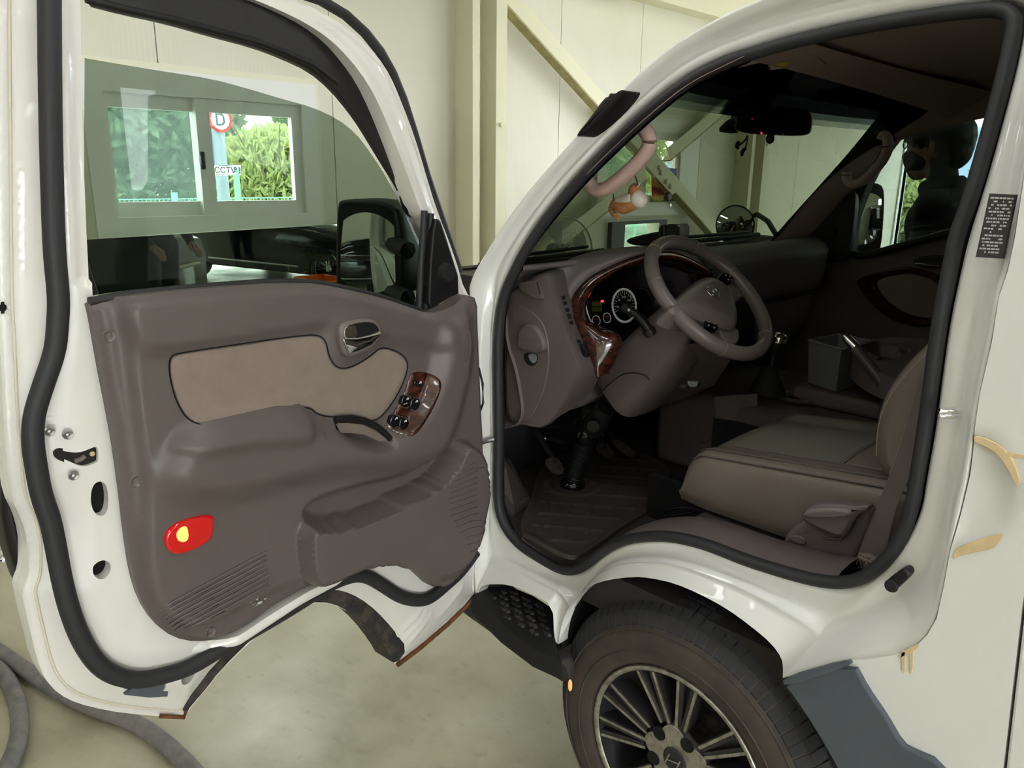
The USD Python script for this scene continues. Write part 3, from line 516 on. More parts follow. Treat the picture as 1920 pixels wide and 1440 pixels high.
lf = Polygon(smooth(D.px([(330,1212),(380,1214),(424,1203),(450,1190),(500,1156),(545,1128),(590,1101),(640,1080),(640,1092),(600,1113),(561,1134),(512,1167),(437,1216),(400,1236),(350,1252),(310,1256)], -.004), 1, True)).buffer(0); u0_, u1_ = (D.px([p], 0)[0][0] for p in ((330, 1240), (450, 1200)))
obj('lower_flange', field(lf, D, lambda q: WH - .012 + .046 * np.clip((q[:, 0] - u0_) / (u1_ - u0_), 0, 1) ** 1.2 - .006 * (1 - sst(sd(lf, q) - .004, .004)), .008, skirt=WH - .02), 'white_inner', door, sm=60)
# ---- trim panel
tr = [(170,567),(177,593),(193,680),(213,780),(227,860),(238,947),(244,1005),(255,1080),(270,1132),(296,1174),(330,1200),(375,1209),(424,1200),(480,1170),(512,1143),(580,1103),(617,1091),(662,1067),(700,1055),(737,1052),(764,1060),(790,1082),(812,1103),(837,1102),(869,1072),(895,1031),(908,997),(911,956),(907,900),(903,830),(899,760),(896,680),(893,613),(892,560),(873,552),(833,580),(800,588),(763,575),(713,558),(647,542),(597,532),(547,530),(480,532),(333,543),(240,553)]
Ptr = Polygon(smooth(D.px(tr, 0.0), 1, True)).buffer(0)
F_ = lambda px, w=.02, it=2: Polygon(smooth(D.px(px, w), it, True)).buffer(0)
main = F_([(232,575),(247,653),(257,747),(270,833),(277,893),(281,975),(279,1050),(289,1110),(305,1148),(340,1172),(380,1180),(430,1160),(560,1085),(800,1085),(860,1060),(890,1000),(930,760),(930,500),(600,480),(240,520)])
roll = F_([(228,560),(330,545),(480,535),(600,535),(713,560),(800,592),(840,600),(838,660),(770,640),(720,640),(640,605),(560,620),(320,660),(262,660)])
arm = F_([(300,905),(330,840),(380,800),(470,775),(575,757),(605,785),(640,800),(720,825),(770,795),(812,735),(832,650),(838,600),(893,560),(900,680),(880,760),(850,860),(760,890),(640,895),(520,925),(420,950),(340,950)], .04)
armtop = F_([(380,800),(470,775),(575,757),(605,785),(600,830),(560,838),(440,850),(360,862),(330,850)], .06)
pocket = F_([(568,985),(600,990),(640,985),(700,965),(760,937),(815,910),(850,873),(866,824),(905,850),(912,956),(908,997),(895,1031),(869,1072),(837,1102),(812,1103),(790,1090),(745,1058),(700,1058),(662,1069),(617,1092),(580,1104)], .035, 3)
pock_in = F_([(575,975),(640,978),(700,955),(760,925),(815,895),(850,850),(860,820),(820,850),(760,890),(640,915),(560,950)], .0, 4)
grab = F_([(640,800),(680,800),(735,825),(742,835),(720,842),(680,835),(650,815)], .04)
bez = F_([(610,612),(650,590),(700,596),(718,622),(700,660),(660,688),(630,692),(612,665)], .02)
def ht(q):
    e = sd(Ptr, q); h = -.012 + .012 * sst(e - .008, .008)
    h = h + .016 * sst(sd(main, q), .010) + .012 * sst(sd(roll, q), .016)
    a = sd(arm, q); h = h + .030 * sst(a - .012, .030)
    h = h + .012 * sst(sd(armtop, q) - .004, .012) - .035 * sst(sd(grab, q), .008)
    h = np.where(sd(pocket, q) > -.02, h + (.042 - .2 * 0) * sst(sd(pocket, q), .003), h)
    h = h - .030 * sst(sd(pock_in, q), .012) * (sd(pocket, q) < 0)
    return h + .010 * sst(sd(bez, q), .02)
trim = obj('trim_panel', field(Ptr, D, ht, .0065, skirt=-.03), 'brown', door, label='brown moulded plastic inner door panel', sm=70)
def hat(px, w=.03):
    "height of the trim at a picture point"
    for _ in range(3): w = float(ht(D.px([px], w))[0])
    return w
ins_px = [(318,690),(322,668),(335,662),(450,645),(560,630),(600,628),(611,640),(615,665),(625,684),(640,692),(665,686),(700,664),(716,651),(745,658),(764,672),(768,690),(756,725),(735,762),(706,794),(660,782),(600,782),(574,758),(480,778),(400,794),(375,796),(355,788),(338,765),(325,730)]
Pin = Polygon(smooth(D.px(ins_px, .02), 2, True)).buffer(0)
obj('fabric_insert', field(Pin, D, lambda q: np.minimum(np.minimum(ht(q), .026) + .004, .03) - .006 * (1 - sst(sd(Pin, q) - .005, .005)) , .008, skirt=-.0), 'fabric', trim, label='tan cloth insert of the door panel', sm=60)
obj('insert_seam', tube(D.to(np.array(Pin.exterior.segmentize(.01).coords)[:-1], np.minimum(ht(np.array(Pin.exterior.segmentize(.01).coords)[:-1]), .026) + .0005), .0013, 5, True, up=D.w), 'void', trim)
# inner handle: bezel, chrome cup and lever
hb = hat((675, 640)); 
bz = obj('handle_bezel', plate([(636,620),(640,608),(660,600),(690,596),(708,602),(717,618),(714,634),(700,652),(676,666),(652,671),(643,660)], D, hb - .02, hb + .014, .006), 'bezel', trim, sm=60)
obj('handle_recess', plate([(644,622),(648,612),(664,607),(690,603),(704,607),(712,620),(709,631),(697,646),(674,657),(655,661),(650,652)], D, hb, hb + .0155, .0), 'black', bz)
obj('handle_cup', plate([(645,618),(650,611),(667,607),(670,618),(671,634),(646,637)], D, hb, hb + .0175, .002, 1), 'chrome', bz, label='bright chrome cup of the inner handle')
lv = hb + .018
lever = loft([D.to(D.px(p, w), w) for p, w in (([(646,634),(670,633),(695,627),(714,619)], lv + .001), ([(646,637),(670,637),(695,631),(714,623)], lv + .008), ([(651,650),(671,651),(695,642),(712,630)], lv + .007), ([(655,662),(674,657),(697,646),(711,632)], lv + .001))])
obj('handle_lever', thick(lever, -D.w * .004), 'chrome', bz, label='chrome pull lever', sm=80)
# wood switch plate with five switches
sw_px = [(772,702),(782,698),(800,699),(813,706),(815,720),(806,745),(790,775),(770,803),(758,813),(742,811),(727,803),(726,795),(741,772),(757,745),(765,720)]
hw = hat((772, 755)) + .002
Psw = Polygon(smooth(D.px(sw_px, hw), 2, True)).buffer(.0012)
hsw = lambda q: ht(q) + .0055 - .004 * (1 - sst(sd(Psw, q) - .0015, .0025))
wd = obj('switch_plate', field(Psw, D, hsw, .004, skirt=hw - .03), 'wood', trim, label='glossy wood-look window switch plate', sm=60)
def quadp(c, a, b, ang): 
    ca, sa = math.cos(ang), math.sin(ang); return [(c[0] + x * ca - y * sa, c[1] + x * sa + y * ca) for x, y in ((-a, -b), (a, -b), (a, b), (-a, b))]
for c, a, b in (((786, 720), 9, 5), ((762, 753), 8.5, 11), ((779, 758), 8.5, 11), ((741, 790), 8.5, 11), ((758, 795), 8.5, 11)):
    hl0 = hat(c) + .0055
    if b > 6: obj('switch_tray', plate(quadp((c[0], c[1]), a + 1.2, b + 1.2, .30), D, hl0 - .012, hl0 + .0010, .001, 1), 'brown_dark', wd)
    s_ = obj('window_switch' if b > 6 else 'lock_switch', plate(quadp(c, a, b, .30), D, hl0 - .012, hl0 + .0045, .0022, 1), 'gloss_black', wd, sm=60)
    g = D.px([(c[0] + 2.5, c[1] - b * .5)], hl0 + .005)[0]
    obj('switch_symbol', slab(np.array([(-.0042, -.002), (.0042, -.002), (.003, .0022), (-.001, .0026)]) * [-1, 1] + g, D, hl0 + .003, hl0 + .0052, 0), 'print_white', s_)
    if c == (762, 753): obj('switch_print', text('AUTO', .0028, D, D.px([(c[0] - 1.5, c[1] + 4)], hl0 + .005)[0], hl0 + .0046, ew=-1.0 if D.px([(700, 700)], 0)[0][0] < D.px([(600, 700)], 0)[0][0] else 1.0), 'print_white', s_)
# grab cup: black rim, tan wall
hg = hat((690, 800))
obj('grab_rim', tube(D.to(D.px([(630,790),(640,786),(660,784),(685,789),(708,800),(724,813),(733,823)], hg + .014), hg + .012), .0065, 10, up=D.w, flat=.8), 'black', trim, sm=80)
obj('grab_wall', thick(loft([D.to(D.px([(630,793),(650,793),(680,796),(705,808),(730,827)], hg + .008), hg + .008), D.to(D.px([(640,812),(660,812),(685,815),(708,826),(728,838)], hg - .008), hg - .008)]), -D.w * .004), 'fabric', trim, sm=60)
# courtesy lamp
hl = hat((355, 1005)); lp = [(310,1005),(325,986),(350,975),(380,968),(399,966),(403,974),(401,1000),(396,1014),(370,1030),(340,1041),(322,1038),(312,1025)]
lens = obj('courtesy_lamp', plate(lp, D, hl - .01, hl + .007, .004), 'red_lens', trim, label='glowing red courtesy lamp in the door panel', sm=60)
obj('bulb_glow', plate([(330,1000),(340,988),(352,986),(355,1010),(346,1018),(333,1014)], D, hl + .004, hl + .0078, .001), 'lamp_glow', lens)
# grille ribs, speaker ribs, panel screws
def rib(name, a, b, r, n=6, lift=0.0, mt='brown'):
    pts = [np.array(a) * (1 - t) + np.array(b) * t for t in np.linspace(0, 1, n)]; q = D.px(pts, .02); w = ht(q); q = D.px(pts, w); w = ht(q); return tube(D.to(q, w + lift), r, 6, up=D.w)
for k in range(8):
    f = k / 7.0
    a = (296 + 38 * f, 1143 + 46 * f); b = (499 + 6 * f, 1034 + 62 * f)
    obj('grille_rib', rib('g', a, b, .0024, 10, .0012), 'brown', trim, sm=80)
    if k % 2 == 0 and k < 7: obj('grille_slot', rib('g', (a[0] + 44, a[1] - 14), (a[0] + 92, a[1] - 37), .0013, lift=.0008), 'void', trim)
for k in range(15):
    f = k / 14.0; y = 880 + 150 * f; x0 = 868 + 8 * f - 30 * math.sin(min(1, f * 1.15) * math.pi) ** .8 * 1.0; x1 = 906 - 20 * max(0, f - .6)
    obj('speaker_rib', rib('s', (x0, y + 2), (x1, y - 16 - 8 * (1 - f)), .0018), 'brown_dark', trim, sm=80)
for x, y in ((204, 630), (255, 902), (394, 1185)):
    w = hat((x, y)); q = D.to(D.px([(x, y)], w), w)[0]
    obj('panel_screw', lathe([(.0002, -.004), (.004, -.004), (.0055, .001), (.009, .003), (.0105, .0)], q, D.w, 18), 'bezel', trim, sm=50)
w = hat((603, 818)); obj('plug_mark', lathe([(.0075, .0), (.008, .0008), (.0085, 0)], D.to(D.px([(603, 818)], w), w)[0], D.w, 20), 'brown', trim, sm=60)
w = hat((480, 1127)); rng = np.random.default_rng(5); sc = []
for _ in range(16):
    c = D.px([(478 + rng.normal(0, 7), 1124 + rng.normal(0, 6))], w)[0]; r = rng.uniform(.0008, .003)
    sc.append(slab(np.array([(r * math.cos(t) * rng.uniform(.5, 1.4), r * math.sin(t) * rng.uniform(.4, 1)) for t in np.linspace(0, 6.28, 8)[:-1]]) + c, D, w - .001, w + .0006, 0))
c = D.px([(487, 1130)], w)[0]; sc.append(slab(circle(c, .0055, 12, .5), D, w - .001, w + .0006, 0))
obj('paint_scuff', sc, 'print_white', trim, sm=False)
# black liner of the window frame, glass, visor, sail panel
GW = -.055
glass_px = [(160,108),(163,110),(300,133),(398,148),(467,167),(533,187),(583,200),(633,223),(667,250),(690,280),(717,320),(747,373),(777,443),(800,500),(825,590),(763,600),(600,560),(300,575),(160,590)]
obj('door_glass', slab(smooth(D.px(glass_px, GW), 1, True), D, GW - .004, GW, 0), 'door_glass', door, label='tinted door window wound halfway down', sm=False)
vis_px = [(161,6),(233,25),(317,43),(400,67),(480,88),(533,108),(587,133),(627,167),(660,207),(683,240),(717,297),(750,350),(758,367),(763,390),(773,405),(788,412),(812,400),(800,345),(770,268),(744,207),(721,157),(693,115),(660,78),(617,45),(567,18),(513,-4),(400,-40),(161,-75)]
obj('rain_visor', plate(vis_px, D, -.105, -.088, .006, 1), 'smoke', door, label='dark smoked wind deflector above the door window')
obj('frame_liner', tube(D.to(D.px([(161,-2),(233,17),(317,35),(400,57),(480,78),(533,98),(587,122),(632,157)], -.06), -.06), .006, 8, up=D.w), 'black', door, sm=60)
obj('outer_seal', tube(D.to(D.px([(540,-22),(600,-2),(650,28),(686,61),(714,96),(737,137),(757,186),(778,252),(801,330),(830,415),(862,510)], -.085), -.088), .0105, 8, up=D.w), 'seal', door, sm=80)
obj('window_channel', cat([tube(D.to(D.px(p, -.045), -.045), .0075, 8, up=D.w) for p in ([(796,395),(794,430),(789,500),(785,588)], [(808,400),(806,440),(802,500),(798,590)])]), 'seal', door, sm=80)
obj('belt_seal', tube(D.to(D.px([(168,566),(240,553),(333,543),(480,531),(547,529),(600,532),(650,542),(713,557),(765,575),(802,590)], -.012), -.014), .007, 8, up=D.w), 'seal', door, sm=80)
sail = obj('sail_panel', plate([(814,412),(824,410),(830,418),(870,548),(835,562),(803,590),(806,500)], D, -.06, -.028, .005, 1), 'black', door, label='black triangular cover with a round tweeter')
q = D.to(D.px([(839, 512)], -.02), -.024)[0]
obj('tweeter', lathe([(.0002, .011), (.016, .011), (.0175, .009), (.019, .010), (.021, .004), (.023, -.004)], q, D.w, 28), 'matte_black', sail, sm=40)
obj('hinge_cover_recess', plate([(868,640),(880,610),(886,640),(884,672),(868,686)], D, hat((875,650)) - .004, hat((875,650)) + .002, .002), 'brown_dark', trim)
# check strap and wire
obj('check_strap', tube([at(895, 832, 1, -.03), at(912, 826, 1, .0), at(935, 822, 1, .03)], .007, 8), 'steel', T); obj('wiring_loom', tube([at(898, 690, 1, -.02), at(905, 720, 1, -.03), at(906, 755, 1, -.03), at(899, 775, 1, -.02)], .003, 6), 'black', T)
# outside mirror (seen through the glass)
MP = D.to(D.px([(690, 470)], -.17), -.17)[0]; nm = unit([.52, -.85, 0.05])
fm = Frame(MP, np.cross([0, 0, 1], nm))
mo = lambda px, w=0: fm.px(px, w)
hou = [(631,385),(640,373),(700,374),(735,383),(748,400),(756,470),(756,545),(745,562),(640,566),(628,550)]
mir = obj('door_mirror', slab(smooth(mo(hou), 2, True), fm, -.10, .004, .008), 'black', door, label='black framed outside mirror of the driver door', sm=60)
Pmf = Polygon(smooth(mo([(638,540),(646,390),(655,383),(700,385),(733,395),(741,420),(743,480),(743,545),(735,555),(645,558)]), 2, True)); cmf = np.array(Pmf.centroid.coords[0])
obj('mirror_face', field(Pmf, fm, lambda q: .009 - ((q - cmf) ** 2).sum(1) / 1.6, .008, skirt=.0), 'mirror', mir, sm=80)
obj('mirror_arm', cat([tube([D.to(D.px([(765, y)], -.06), -.06)[0], MP + np.array([0, 0, dz]) - nm * .05], .02, 8) for y, dz in ((470, .03), (560, -.08))]), 'black', mir)
# ================================================ inside the cab
YF = lambda y: Frame((0, y, 0), (1, 0, 0))
XFm = lambda x: Frame((x, 0, 0), (0, 1, 0))
# shell: floor, firewall, back wall, roof, far side with its window opening
fz = lambda px, z: np.array([at(a, b, 2, z) for a, b in px])
obj('cab_floor', cat([box(-.85, .8, .04, 1.66, .60, .700), box(-.10, .8, .14, 1.66, .70, .845)]), 'carpet', T)
obj('firewall', cat([box(-.86, -.82, .03, 1.68, .45, 1.34), box(-.86, -.80, .03, .1, .45, 1.3)]), 'matte_black', T)
obj('cab_back_wall', box(.72, .80, .05, 1.68, .6, 1.98), 'brown_dark', T)
gx = np.linspace(-.30, .74, 28); gy = np.linspace(.15, 1.60, 40)
def roofz(x, y):
    z = 1.795 + .085 * np.clip((x + .30) / .35, 0, 1) ** .7; e = np.minimum(y - .10, 1.60 - y); return z - .09 * (1 - np.clip(e / .22, 0, 1)) ** 2.2
hl_ = loft([np.stack([np.full(40, x), gy, roofz(x, gy)], 1) for x in gx])
head = obj('headliner', thick(hl_, (0, 0, .012)), 'liner', T, sm=80)
obj('roof_skin', thick(loft([np.stack([np.full(40, x), gy * .98 + .03, roofz(x, gy) + .045], 1) for x in gx[3:]]), (0, 0, .004)), 'white_paint', T, sm=80)
ys_ = YF(1.60)
win_px = [(1588,490),(1592,420),(1610,365),(1640,305),(1665,268),(1692,238),(1750,205),(1860,179),(1990,165),(2100,165),(2080,350),(1900,410),(1790,433),(1700,458)]
pd = Polygon(np.array([(-.84, .6), (.76, .6), (.76, 1.93), (-.84, 1.93)])); pdw = Polygon(smooth(ys_.px(win_px, 0), 1, True))
uvx = lambda px: ys_.px(px, 0)
pdoor = obj('passenger_door', field(pd.difference(pdw).difference(Polygon([(-.9, 1.36), (-.62, 1.36), (-.2, 1.95), (-.9, 1.95)])), ys_, lambda q: -.012 * sst(q[:, 1] - 1.30, .03) + .012 * np.exp(-((q[:, 1] - 1.02) / .10) ** 2), .03, skirt=-.09), 'brown_dark', T, label='dark brown passenger door beyond the seats', sm=70)
obj('window_frame', tube(ys_.to(smooth(uvx(win_px), 2, True), .0), .013, 8, True, up=(0, 1, 0)), 'black', pdoor, sm=80)
obj('door_pane', slab(uvx(win_px), ys_, -.05, -.046, 0), 'pass_glass', pdoor, sm=False)
obj('wood_arc', plate([(1603,528),(1616,519),(1650,510),(1690,500),(1720,503),(1768,520),(1768,530),(1715,512),(1690,511),(1650,520),(1637,530),(1645,550),(1665,572),(1700,594),(1745,600),(1745,612),(1700,610),(1655,590),(1625,562)], ys_, .0, .026, .004), 'wood', pdoor, sm=60)
obj('cloth_insert', plate([(1640,532),(1652,522),(1690,513),(1715,514),(1768,533),(1768,590),(1745,598),(1705,592),(1668,570)], ys_, .0, .020, .004), 'fabric', pdoor, sm=60)
ph = obj('handle_bezel', plate([(1709,490),(1720,482),(1745,479),(1800,479),(1800,503),(1745,502),(1722,500)], ys_, .0, .022, .004), 'black', pdoor, sm=60)
obj('handle_lever', plate([(1710,492),(1745,495),(1772,498),(1772,502),(1745,500),(1716,497)], ys_, .02, .030, .002), 'chrome', ph, sm=60); obj('handle_cup', plate([(1763,481),(1775,481),(1775,493),(1763,493)], ys_, .02, .026, .001, 1), 'chrome', ph)
psail = obj('passenger_sail_panel', plate([(1480,472),(1520,440),(1565,392),(1600,352),(1606,372),(1592,488),(1560,492),(1500,480)], YF(1.56), -.03, .0, .004, 1), 'black', T)
obj('tweeter', lathe([(.0002, .008), (.022, .008), (.026, .006), (.028, 0)], at(1553, 435, 1, 1.555), (0, -1, 0), 24), 'matte_black', psail, sm=50)
# far A-pillar with its grab handle
fe = [(1760,120),(1700,158),(1672,188),(1640,226),(1600,276),(1560,322),(1500,388),(1452,442),(1430,470)]
be = [(1990,150),(1860,178),(1750,203),(1691,236),(1664,267),(1640,302),(1606,352),(1562,398),(1496,466)]
obj('passenger_pillar', thick(loft([Y(curve(fe, 40), 1.47), Y(curve(fe, 40) * .66 + curve(be, 40) * .34, 1.505), Y(curve(fe, 40) * .3 + curve(be, 40) * .7, 1.54), Y(curve(be, 40), 1.585)]), (0, .03, 0)), 'liner', T, sm=80)
obj('grab_handle', tube(Y(smooth([(1652,262),(1657,252),(1664,258),(1666,278),(1655,302),(1630,330),(1608,346),(1594,346),(1586,335),(1588,322)], 3), 1.475), .0165, 10), 'liner', T, sm=80)
# windscreen: its near edge runs inside the pillar, its far edge is the mirror image across the cab
wl = resamp(smooth(side([(905,530),(935,492),(985,410),(1050,325),(1120,245),(1190,178),(1257,125),(1330,78),(1372,60)], .035), 2), 24)
wl = wl[wl[:, 2] < 1.835]; tq = np.linspace(-1, 1, 30)
wrow = [np.stack([p[0] - .05 * (1 - tq ** 2), .83 + (.83 - p[1]) * tq, np.full(30, p[2] + .01 * (1 - tq ** 2))], 1) for p in wl]
obj('windscreen', loft(wrow), 'windshield', T, label='tilted windscreen of the cab', sm=80)
nb_ = next(i for i, p in enumerate(wl) if p[2] > 1.745)
wf_ = np.array(wrow); zt_ = lambda z0, z1: [np.array([[np.interp(z, wf_[:, j, 2], wf_[:, j, k]) for k in range(3)] for j in range(30)]) + [.004, 0, -.002] for z in np.linspace(z0, z1, 4)]
for a_, b_, m_ in ((1.764, 1.90, 'shade_band'), (1.750, 1.764, 'shade_fade'), (1.736, 1.750, 'shade_light')): obj('shade_band', loft(zt_(a_, b_)), m_, T, sm=80)
obj('header_trim', loft([wrow[-1] + [-.01, 0, .01], wrow[-1] + np.stack([.02 + 0 * tq, 0 * tq, -.004 - .045 * ((tq + 1) / 2) ** 2.5], 1), wrow[-1] + [.14, 0, .02]]), 'liner', T, sm=80)
# near A-pillar inner trim + pinkish grab handle
ap = [(1405,112),(1367,130),(1300,163),(1233,217),(1167,277),(1100,343),(1023,433),(990,482),(975,515)]
obj('driver_pillar', thick(loft([Y(curve([(x - 9, y - 7) for x, y in ap], 40), .055), Y(curve([(x - 9, y - 6) for x, y in ap], 40), .10), Y(curve([(x - 14, y - 8) for x, y in ap], 40), .15)]), (-.004, 0, .0)), 'liner', T, sm=80)
obj('grab_handle', tube(Y(smooth([(1186,232),(1203,238),(1216,252),(1219,270),(1209,290),(1183,318),(1148,347),(1128,358),(1112,354),(1102,343),(1094,330)], 3), .13), .0158, 12), 'pink_grip', T, label='pale pinkish grab handle on the driver side pillar', sm=80)
# ---- dashboard
def dsec(y):
    k = np.clip((y - .62) / .12, 0, 1); k = k * k * (3 - 2 * k); e = np.clip((y - 1.42) / .16, 0, 1) ** 2
    hood = np.exp(-((y - .40) / .20) ** 4) * (1 - k)
    P = [(-.80, 1.31), (-.70, 1.345), (-.60, 1.365 + .012 * hood), (-.52, 1.378 + .018 * hood), (-.465, 1.372 + .02 * hood), (-.44 + .01 * k, 1.345 + .02 * hood), (-.45 + .012 * k - .03 * hood, 1.30), (-.455 + .018 * k - .04 * hood, 1.25), (-.46 + .012 * k - .02 * hood, 1.205), (-.475, 1.19), (-.465, 1.165), (-.47, 1.10), (-.50, 1.02), (-.56, .96), (-.66, .93), (-.80, .93)]
    if y < .60: P = [(-.80, 1.31), (-.70, 1.345), (-.62, 1.362), (-.57, 1.374), (-.555, 1.374), (-.555, 1.36), (-.60, 1.35), (-.62, 1.30), (-.62, 1.25), (-.61, 1.17), (-.58, 1.12), (-.56, 1.05), (-.55, 1.0), (-.58, .96), (-.66, .93), (-.80, .93)]
    return np.array([(x - .05 * e, y, z) for x, z in P])
yy = np.r_[.07, .105, .15, .3, .45, .595, .605, np.linspace(.62, 1.58, 44)]
dash = obj('dashboard', loft([smooth(dsec(y), 2) for y in yy]), 'dash_top', T, label='brown moulded dashboard', sm=70)
gl = YF(1.0)
obj('dash_grille', [tube([at(x0, y0, 1, 1.52), at(x1, y1, 1, 1.53)], .003, 6) for x0, y0, x1, y1 in ((1478, 473, 1500, 471), (1480, 476, 1505, 474))], 'void', dash)
# left pod (end of the dash) : side face, bevel, lower corner
rings = [([(952,556),(962,548),(985,530),(1012,520),(1024,516),(1036,556),(1060,630),(1085,688),(1080,706),(1050,766),(1021,803),(985,797),(950,788),(947,700),(946,620)], .085),
         ([(958,546),(968,538),(990,522),(1016,513),(1030,512),(1044,552),(1068,626),(1096,684),(1092,708),(1058,770),(1024,804),(985,798),(952,789),(950,700),(952,600)], .105),
         ([(985,524),(1000,516),(1020,508),(1040,503),(1050,504),(1066,560),(1085,620),(1116,684),(1117,708),(1090,750),(1060,776),(1020,790),(980,788),(960,700),(965,600)], .19),
         ([(985,510),(1000,508),(1020,503),(1040,500),(1060,498),(1075,560),(1095,620),(1122,684),(1123,712),(1100,745),(1070,765),(1030,776),(1000,770),(980,690),(985,600)], .26)]
r0 = [resamp(smooth(Y(p, y), 1, True), 90, True) for p, y in rings]
c0 = r0[0].mean(0); ring_in = [c0 + (r0[0] - c0) * .96 + np.array([0, -.004, 0])]
pod = obj('dash_end_panel', cat([loft(r0, True), TM(np.vstack([r0[3], r0[3].mean(0)]), [(i, (i + 1) % 90, 90) for i in range(90)]), TM(np.vstack([r0[0], c0 + [0, -.002, 0]]), [(i, (i + 1) % 90, 90) for i in range(90)])]), 'brown', T, label='brown end panel of the dashboard beside the door opening', sm=50)
fp = YF(.083)
obj('side_cover', plate([(952,580),(957,568),(975,572),(1000,586),(1018,606),(1028,640),(1029,690),(1018,740),(995,785),(985,793),(952,786),(948,700)], fp, -.004, .003, .002), 'brown', pod, sm=50)
lid = obj('coin_tray', plate([(968,632),(972,616),(983,606),(998,609),(1010,622),(1018,640),(1020,660),(996,662),(968,655)], fp, .0, .016, .006), 'brown', pod, sm=60)
obj('tray_mark', [plate(q, fp, .015, .0168, .0005, 1) for q in ([(971,634),(1003,636),(1003,641),(971,640)], [(970,646),(1003,648),(1003,653),(970,652)])], 'brown_dark', lid)
obj('tray_opening', plate([(980,661),(1008,662),(1008,675),(1002,686),(992,686),(984,678)], fp, .0, .005, .0), 'void', lid); obj('tray_content', plate([(989,663),(1006,663),(1006,676),(1000,683),(993,676)], fp, .004, .007, .001), 'clear_plastic', lid)
fv = Frame(at(985, 545, 1, .09), (1, 0, 0))
obj('corner_vent', plate([(969,531),(985,527),(1005,528),(1010,545),(1017,562),(1000,560),(975,545)], YF(.078), -.005, .006, .002), 'brown_dark', pod)
for k in range(5): obj('vent_slat', tube([at(975 + 8 * k, 531 - .5 * k, 1, .074), at(978 + 9 * k, 545 + 3 * k, 1, .074)], .0022, 6), 'void' if k % 2 else 'black', pod)
E1, E2 = resamp(Y([(1034,530),(1044,552),(1068,626),(1096,684)], .105), 50), resamp(Y([(1054,522),(1066,560),(1085,620),(1116,684)], .19), 50)
for k in range(8):
    q = []
    for f, t in ((k, .34), (k, .72), (k + .66, .72), (k + .66, .34)): j = int(9 + f * 3.6); p = E1[j] * (1 - t) + E2[j] * t; q.append(p + unit(CAM - p) * .0035)
    obj('demister_slot', thick(TM(np.array(q), [(0, 1, 2), (0, 2, 3)]), -unit(CAM - q[0]) * .004), 'void' if k != 3 else 'matte_black', pod, sm=False)
obj('dimmer_switch', plate([(1084,644),(1092,646),(1100,660),(1099,672),(1092,668)], YF(.13), -.01, .004, .002), 'black', pod)
# ---- instrument cluster with its wood surround
fc = Frame((-.472, .35, 1.28), unit([.25, 1, 0]), unit([-.25, 0.02, 1]))
wood_o = [(1064,592),(1068,568),(1080,543),(1104,519),(1140,500),(1180,484),(1215,474),(1250,470),(1280,475),(1330,503),(1336,516),(1290,509),(1255,500)]
wood_i = [(1100,604),(1097,580),(1103,556),(1118,536),(1145,518),(1180,504),(1215,494),(1245,492),(1270,494),(1310,509),(1318,516),(1285,513),(1255,508)]
wo, wi = curve(wood_o, 60), curve(wood_i, 60)
yy_ = np.linspace(.2, .52, 60); 
ht_ = curve([(1046,560),(1042,530),(1036,508),(1050,494),(1080,480),(1120,469),(1165,463),(1210,461),(1260,462),(1320,474),(1345,490),(1350,505)], 60)
hoodm = obj('cluster_hood', loft([X(ht_, -.60), X(ht_, -.565), Y(ht_ * .75 + wo * .25, yy_ - .01) , Y(ht_ * .35 + wo * .65, yy_ - .02), Y(wo, yy_ - .012), Y(wo, yy_ + .02)]), 'dash_top', T, sm=80)
rows = [Y(wo, yy_), Y(wo * .8 + wi * .2, yy_ - .012), Y(wo * .4 + wi * .6, yy_ - .010), Y(wi, yy_ + .012), Y(wi, yy_ + .05)]
wood = obj('cluster_surround', loft(rows), 'wood', T, label='glossy wood-look surround of the instrument cluster', sm=70)
lo = [([(1064,590),(1078,618),(1094,650),(1108,686),(1120,710)], .185), ([(1074,590),(1090,616),(1104,648),(1115,684),(1121,708)], .178), ([(1092,596),(1112,616),(1120,650),(1122,680),(1124,706)], .19), ([(1100,604),(1128,620),(1154,630),(1156,660),(1140,700)], .215), ([(1100,600),(1140,618),(1170,630),(1160,672),(1142,702)], .25)]
obj('lower_wood', loft([Y(curve(p, 30), y) for p, y in lo]), 'wood', wood, sm=70)
clu = obj('cluster_face', plate([(1097,600),(1097,572),(1110,545),(1150,515),(1200,498),(1260,500),(1300,520),(1290,580),(1240,610),(1190,622),(1130,622)], YF(.31), -.06, -.055, 0, 1), 'gloss_black', T, label='dark instrument cluster with a white-ringed speedometer')
fg = YF(.33)
def disc(c, r, w, e=1.0, n=32): return slab(circle(fg.px([c], w)[0], r, n, e), fg, w - .006, w, 0)
def ringm(c, r, tr_, w, e=1.0): return tube(fg.to(circle(fg.px([c], w)[0], r, 40, e), w), tr_, 6, True, up=fg.w, flat=.5)
c = (1170, 573); sc_ = .0375
obj('dial', disc(c, .036, .0), 'gloss_black', clu); obj('dial_ring', ringm(c, .0375, .0032, .002, 1.12), 'dial_white', clu, sm=60)
g0 = fg.px([c], .003)[0]; tk = []
for k in range(22):
    a = math.radians(215 - k * 12.5); L_ = .009 if k % 2 == 0 else .005
    tk.append(tube(fg.to([g0 + np.array([r * math.cos(a), 1.1 * r * math.sin(a)]) for r in (.033 - L_, .033)], .003), .0006, 4))
obj('dial_ticks', tk, 'dial_white', clu)
for n_, a in (('20', 195), ('60', 145), ('100', 95), ('140', 45), ('180', 0)):
    obj('dial_number', text(n_, .0052, fg, g0 + np.array([.020 * math.cos(math.radians(a)), .022 * math.sin(math.radians(a))]), .003), 'dial_white', clu)
obj('needle', tube(fg.to([g0, g0 + [-.022, -.016]], .004), [.0012, .0006], 6), 'dial_red', clu)
